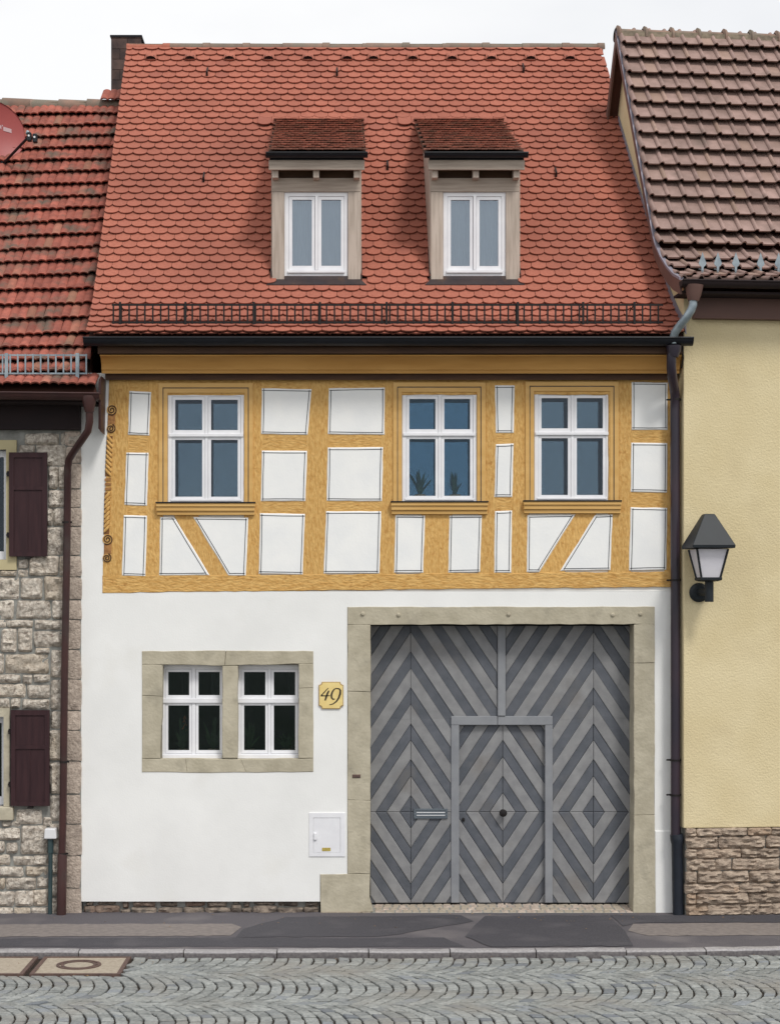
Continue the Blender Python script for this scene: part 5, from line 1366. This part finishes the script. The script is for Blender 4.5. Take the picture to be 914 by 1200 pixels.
w = MB(); rbox(w, 0.21, UE - 0.2, 5.3, 5.59, 0, 6.2); w.build('rear_wall', M['stucco'], yh)
d = MB(); o2 = [(p.x + 0.02, p.y - 0.055) for p in pr.p]
for a, b in list(zip(o2[:-1], o2[1:])) + [((rv + 0.02, o2[-1][1]), (rv + 2.3, o2[-1][1] - 4.2))]:
    d.add([RW(ue0 + 0.02, *a), RW(UE, *a), RW(UE, *b), RW(ue0 + 0.02, *b)], [(0, 1, 2, 3)])
rroof = d.build('roof', M['deck'], yh, recalc=False)
def hump(x): return 0.034 * math.sin(math.pi * x) ** 0.7
prof = []
for k in range(8): prof.append((-0.1 + 0.062 * k / 7, hump(k / 7) if 0 < k < 7 else 0.0))
prof += [(-0.1 + 0.068, 0.0), (0.06, 0.0), (0.092, 0.001), (0.10, 0.006)]
rvv, rff = pan_tile(0.2, 0.37, prof, 0.024, 0.122)
rme = bpy.data.meshes.new('roof_tile'); rme.from_pydata(rvv, [], rff); rme.materials.append(M['brown_tile'])
rme.polygons.foreach_set('use_smooth', [True] * len(rme.polygons)); rme.set_sharp_from_angle(angle=R(40))
fv, ff = pan_tile(0.2, 0.37, prof, 0.022, 0.066)
fme = bpy.data.meshes.new('roof_tile'); fme.from_pydata(fv, [], ff); fme.materials.append(M['brown_tile'])
fme.polygons.foreach_set('use_smooth', [True] * len(fme.polygons)); fme.set_sharp_from_angle(angle=R(40))
rn = random.Random(17); main_l = pr.len - 4 * 0.29
far_r = MB(); nmain = 14; srow = [0, 0.29, 0.58, 0.87] + [1.16 + main_l * k / nmain for k in range(nmain)]
for i, s in enumerate(srow):
    c = pr.at(s); dv = pr.dir(s + 0.12, 0.15)
    u = ue0 + 0.10
    while u < UE - 0.05:
        Mx = frame_at(pr, s, 0, 0.9, rn)                # local frame in (u, v, z)
        Mx = TR @ Matrix.Translation(Vector((u, 0, 0))) @ Mx
        if u < 3.0: inst('roof_tile', fme if i < 4 else rme, rroof, Mx)
        else: far_r.add([Mx @ Vector(q) for q in (fv if i < 4 else rvv)], ff)
        u += 0.2035
far_r.build('roof_tiling', M['brown_tile'], rroof, kind='stuff', recalc=False)
# ridge with clips
u = ue0; k = 0
while u < UE:
    r = MB(); rings = []; L = 0.355
    for q, rr in ((0, 0.092), (L * 0.94, 0.086)):
        rings.append([RW(u + q, rv + 0.02 + rr * 1.15 * math.cos(a), rz_ - 0.01 + rr * math.sin(a)) for a in [math.pi * j / 10 for j in range(-1, 12)]])
    r.loft(rings, False, False); rt = r.build('ridge_tile', M['ridge'], rroof, smooth=True)
    r = MB(); rings = []
    for q, rr in ((-0.02, 0.10), (0.0, 0.135), (0.03, 0.125), (0.05, 0.095)):
        rings.append([RW(u + q, rv + 0.02 + rr * 1.05 * math.cos(a), rz_ - 0.01 + rr * math.sin(a)) for a in [math.pi * j / 10 for j in range(-1, 12)]])
    r.loft(rings, False, False); r.build('ridge_collar', M['ridge'], rroof, smooth=True)
    u += L; k += 1
r = MB(); rbox(r, ue0 + 0.02, UE, rv - 0.10, rv + 0.14, rz_ - 0.09, rz_ + 0.02); r.build('ridge_mortar', M['mortar'], rroof)
# verge board and metal edge along the gable
m = MB()
for (a, b) in zip(pr.p[:-1], pr.p[1:]):
    f = [(a.x, a.y + 0.035), (b.x, b.y + 0.035), (b.x, b.y - 0.13), (a.x, a.y - 0.13)]
    m.prism([RW(ue0 - 0.014, *q) for q in f], [RW(ue0 + 0.012, *q) for q in f])
m.build('verge_board', M['fascia'], yh)
m = MB()
for (a, b) in zip(pr.p[:-1], pr.p[1:]):
    f = [(a.x, a.y + 0.065), (b.x, b.y + 0.065), (b.x, b.y + 0.034), (a.x, a.y + 0.034)]
    m.prism([RW(ue0 - 0.02, *q) for q in f], [RW(ue0 + 0.03, *q) for q in f])
m.build('verge_trim', M['lead'], yh)
m = MB(); f = [(rv, rz_ + 0.09), (rv + 2.2, rz_ - 4.0), (rv + 2.1, rz_ - 4.1), (rv, rz_ - 0.10)]
m.prism([RW(ue0 - 0.014, *q) for q in f], [RW(ue0 + 0.012, *q) for q in f]); m.build('verge_board', M['fascia'], yh)
# flashing where the red roof meets the gable
m = MB(); prev = None
for k in range(31):
    v = -0.12 + (rv + 1.3) * k / 30; p = RW(-0.004, v, 0); z = pm.z(min(p.y, 3.94))
    if v > rv and z + 0.2 > rz_ - (v - rv) * 1.85: break
    ring = [RW(-0.014, v, z + 0.01), RW(-0.014, v, z + 0.15), RW(-0.006, v, z + 0.155), RW(-0.003, v, z + 0.01)]
    if prev: m.loft([prev, ring])
    prev = ring
m.build('flashing', M['lead'], yh, smooth=False)
# gutter, fascia, soffit
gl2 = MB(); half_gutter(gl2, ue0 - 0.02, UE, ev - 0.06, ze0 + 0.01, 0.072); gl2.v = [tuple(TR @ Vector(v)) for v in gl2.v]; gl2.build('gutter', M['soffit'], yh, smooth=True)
f0, f1 = RP(850, 373, -0.10)[1], RP(850, 349, -0.10)[1]
m = MB(); rbox(m, 0.10, UE, -0.10, -0.004, f0, f1); m.build('fascia', M['fascia'], yh)
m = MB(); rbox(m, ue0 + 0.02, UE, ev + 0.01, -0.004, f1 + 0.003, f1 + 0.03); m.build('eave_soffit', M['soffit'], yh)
# leaf shaped snow stops
for sx, sy in ((822, 309), (840, 309), (861, 309), (890, 309.5), (911, 309.5), (932, 309.5), (960, 309.5)):
    v = 0.0
    for _ in range(30):
        u, z = RP(sx, sy + 8, v); v += (z - 0.06 - pr.z(v)) * 0.5
        v = max(ev, min(1.0, v))
    u, z = RP(sx, sy + 8, v); m = MB(); h = 0.175; z += 0.035; v -= 0.03
    o = [(0, h), (0.022, h * 0.62), (0.046, h * 0.26), (0.036, h * 0.12), (0.014, h * 0.02), (0.012, -0.05), (-0.012, -0.05), (-0.014, h * 0.02), (-0.036, h * 0.12), (-0.046, h * 0.26), (-0.022, h * 0.62)]
    m.prism([RW(u + a, v - 0.012, z + b) for a, b in o], [RW(u + a, v - 0.004, z + b) for a, b in o])
    m.tube([RW(u, v - 0.008, z - 0.03), RW(u, v + 0.12, pr.z(v + 0.12) + 0.05)], 0.008, 6); m.tube([RW(u, v - 0.008, z - 0.03), RW(u, v + 0.02, pr.z(v + 0.02) - 0.01)], 0.010, 6); m.build('snow_stop', M['zinc'], yh)
# brown outlet and the zinc pipe into the neighbour's gutter
vg = RW(0, ev - 0.06, 0).y
m = MB(); m.tube([P(813.5, 334, vg), P(813, 345, vg), P(812.3, 352.5, vg)], [0.105, 0.085, 0.062], 14); m.build('pipe_hopper', M['fascia'], yh, smooth=True)
m = MB(); m.tube([P(812.2, 351, vg), P(812, 357, vg), P(810, 363, vg), P(805, 371, -0.62), P(797, 381, -0.55), P(791, 389, -0.49), P(789.3, 396, -0.46), P(789.3, 402, -0.45)], 0.048, 14); m.build('zinc_pipe', M['zinc'], yh, smooth=True)
# plinth stones
pb = MB(); rbox(pb, 0.035, UE, 0.03, 0.3, -0.05, zp - 0.012); plinth = pb.build('plinth', M['joint'], yh)
rows = [970.8, 980.5, 995, 1006.5, 1021, 1035.5, 1047.5, 1060, 1074]
rq = random.Random(31)
cuts0 = [[801, 816, 846, 876, 905], [801, 842.5, 898, 925], [801, 816.5, 869, 915], [801, 838, 858, 914], [801, 817, 846, 878, 920], [801, 866, 915], [801, 816, 877, 930], [801, 830, 868, 905]]
for k in range(8):
    z1, z0 = RP(850, rows[k])[1] - 0.002, RP(850, rows[k + 1])[1] + 0.002
    us = [RP(c_, 1000)[0] for c_ in cuts0[k]]
    us[0] = 0.028
    while us[-1] < UE: us.append(us[-1] + rq.uniform(0.25, 0.6))
    us[-1] = UE
    for a, b in zip(us[:-1], us[1:]):
        if b - a < 0.05: continue
        o = rough_stone(plinth, a + 0.003, b - 0.003, z0, z1, -0.005 + rq.uniform(-0.012, 0.008), 0.06, 'plinth', amp=0.045, rad=0.010, rnd=rq, nx=max(5, min(18, int((b - a) / 0.03))), nz=6, ledge=True)
        o.data.transform(TR)

# wall lantern
lv_, lz = RP(818.5, 694.5, 0.0)
lamp = thing('wall_lantern', RW(lv_, 0, lz), 'black wall lantern with frosted panes and a tapered hood on the cream wall', 'lantern', rz=RR)
LR = RR + R(-2)
lue, lve = Vector((math.cos(LR), math.sin(LR), 0)), Vector((-math.sin(LR), math.cos(LR), 0))
VL = -0.30
uc, _ = RP(830, 690, VL)
LC = RW(uc, VL, 0)
def LW(a, b, z): return LC + lue * a + lve * b + Vector((0, 0, z))
def LZ(py): return CZ + (VY - py) * (LC.y - CY) / F
def sq(h, z, k=1.0): return [LW(-h, -h, z), LW(h, -h, z), LW(h, h, z), LW(-h, h, z)]
m = MB(); m.loft([sq(0.243, LZ(643)), sq(0.246, LZ(639.5)), sq(0.072, LZ(605)), sq(0.058, LZ(602.5))]); m.build('hood', M['lamp'], lamp, bevel=0.006)
ht, hb, zt_, zb_ = 0.185, 0.115, LZ(644), LZ(677.5)
m = MB(); m.loft([sq(ht - 0.012, zt_), sq(hb - 0.012, zb_)]); m.build('opal_pane', M['opal'], lamp)
for sx in (-1, 1):
    for sy in (-1, 1):
        m = MB(); m.tube([LW(sx * (ht - 0.006), sy * (ht - 0.006), zt_), LW(sx * (hb - 0.006), sy * (hb - 0.006), zb_)], 0.013, 6); m.build('corner_bar', M['lamp'], lamp)
m = MB(); m.loft([sq(hb + 0.012, LZ(676.8)), sq(hb + 0.010, LZ(680)), sq(hb - 0.03, LZ(681.5))]); m.build('base_plate', M['lamp'], lamp, bevel=0.004)
m = MB(); m.tube([LW(0.01, 0, LZ(680)), LW(0.01, 0, LZ(705.5))], 0.05, 16); m.build('stem', M['lamp'], lamp, smooth=True, split=50)
pc = RW(lv_, 0, lz); m = MB(); m.tube([LW(0.0, 0.02, LZ(694)), pc + Vector((0, -0.05, 0)), pc], 0.04, 14); m.build('arm', M['lamp'], lamp, smooth=True)
m = MB(); m.loft([[pc + lue * (r * math.cos(2 * math.pi * k / 24)) + Vector((0, 0, r * math.sin(2 * math.pi * k / 24))) + lve * b for k in range(24)] for r, b in ((0.112, 0.002), (0.112, -0.03), (0.08, -0.055), (0.03, -0.06))]); m.build('wall_rosette', M['lamp'], lamp, smooth=True)

scene.cycles.use_denoising = True
scene.cycles.max_bounces = 8
scene.cycles.transparent_max_bounces = 16
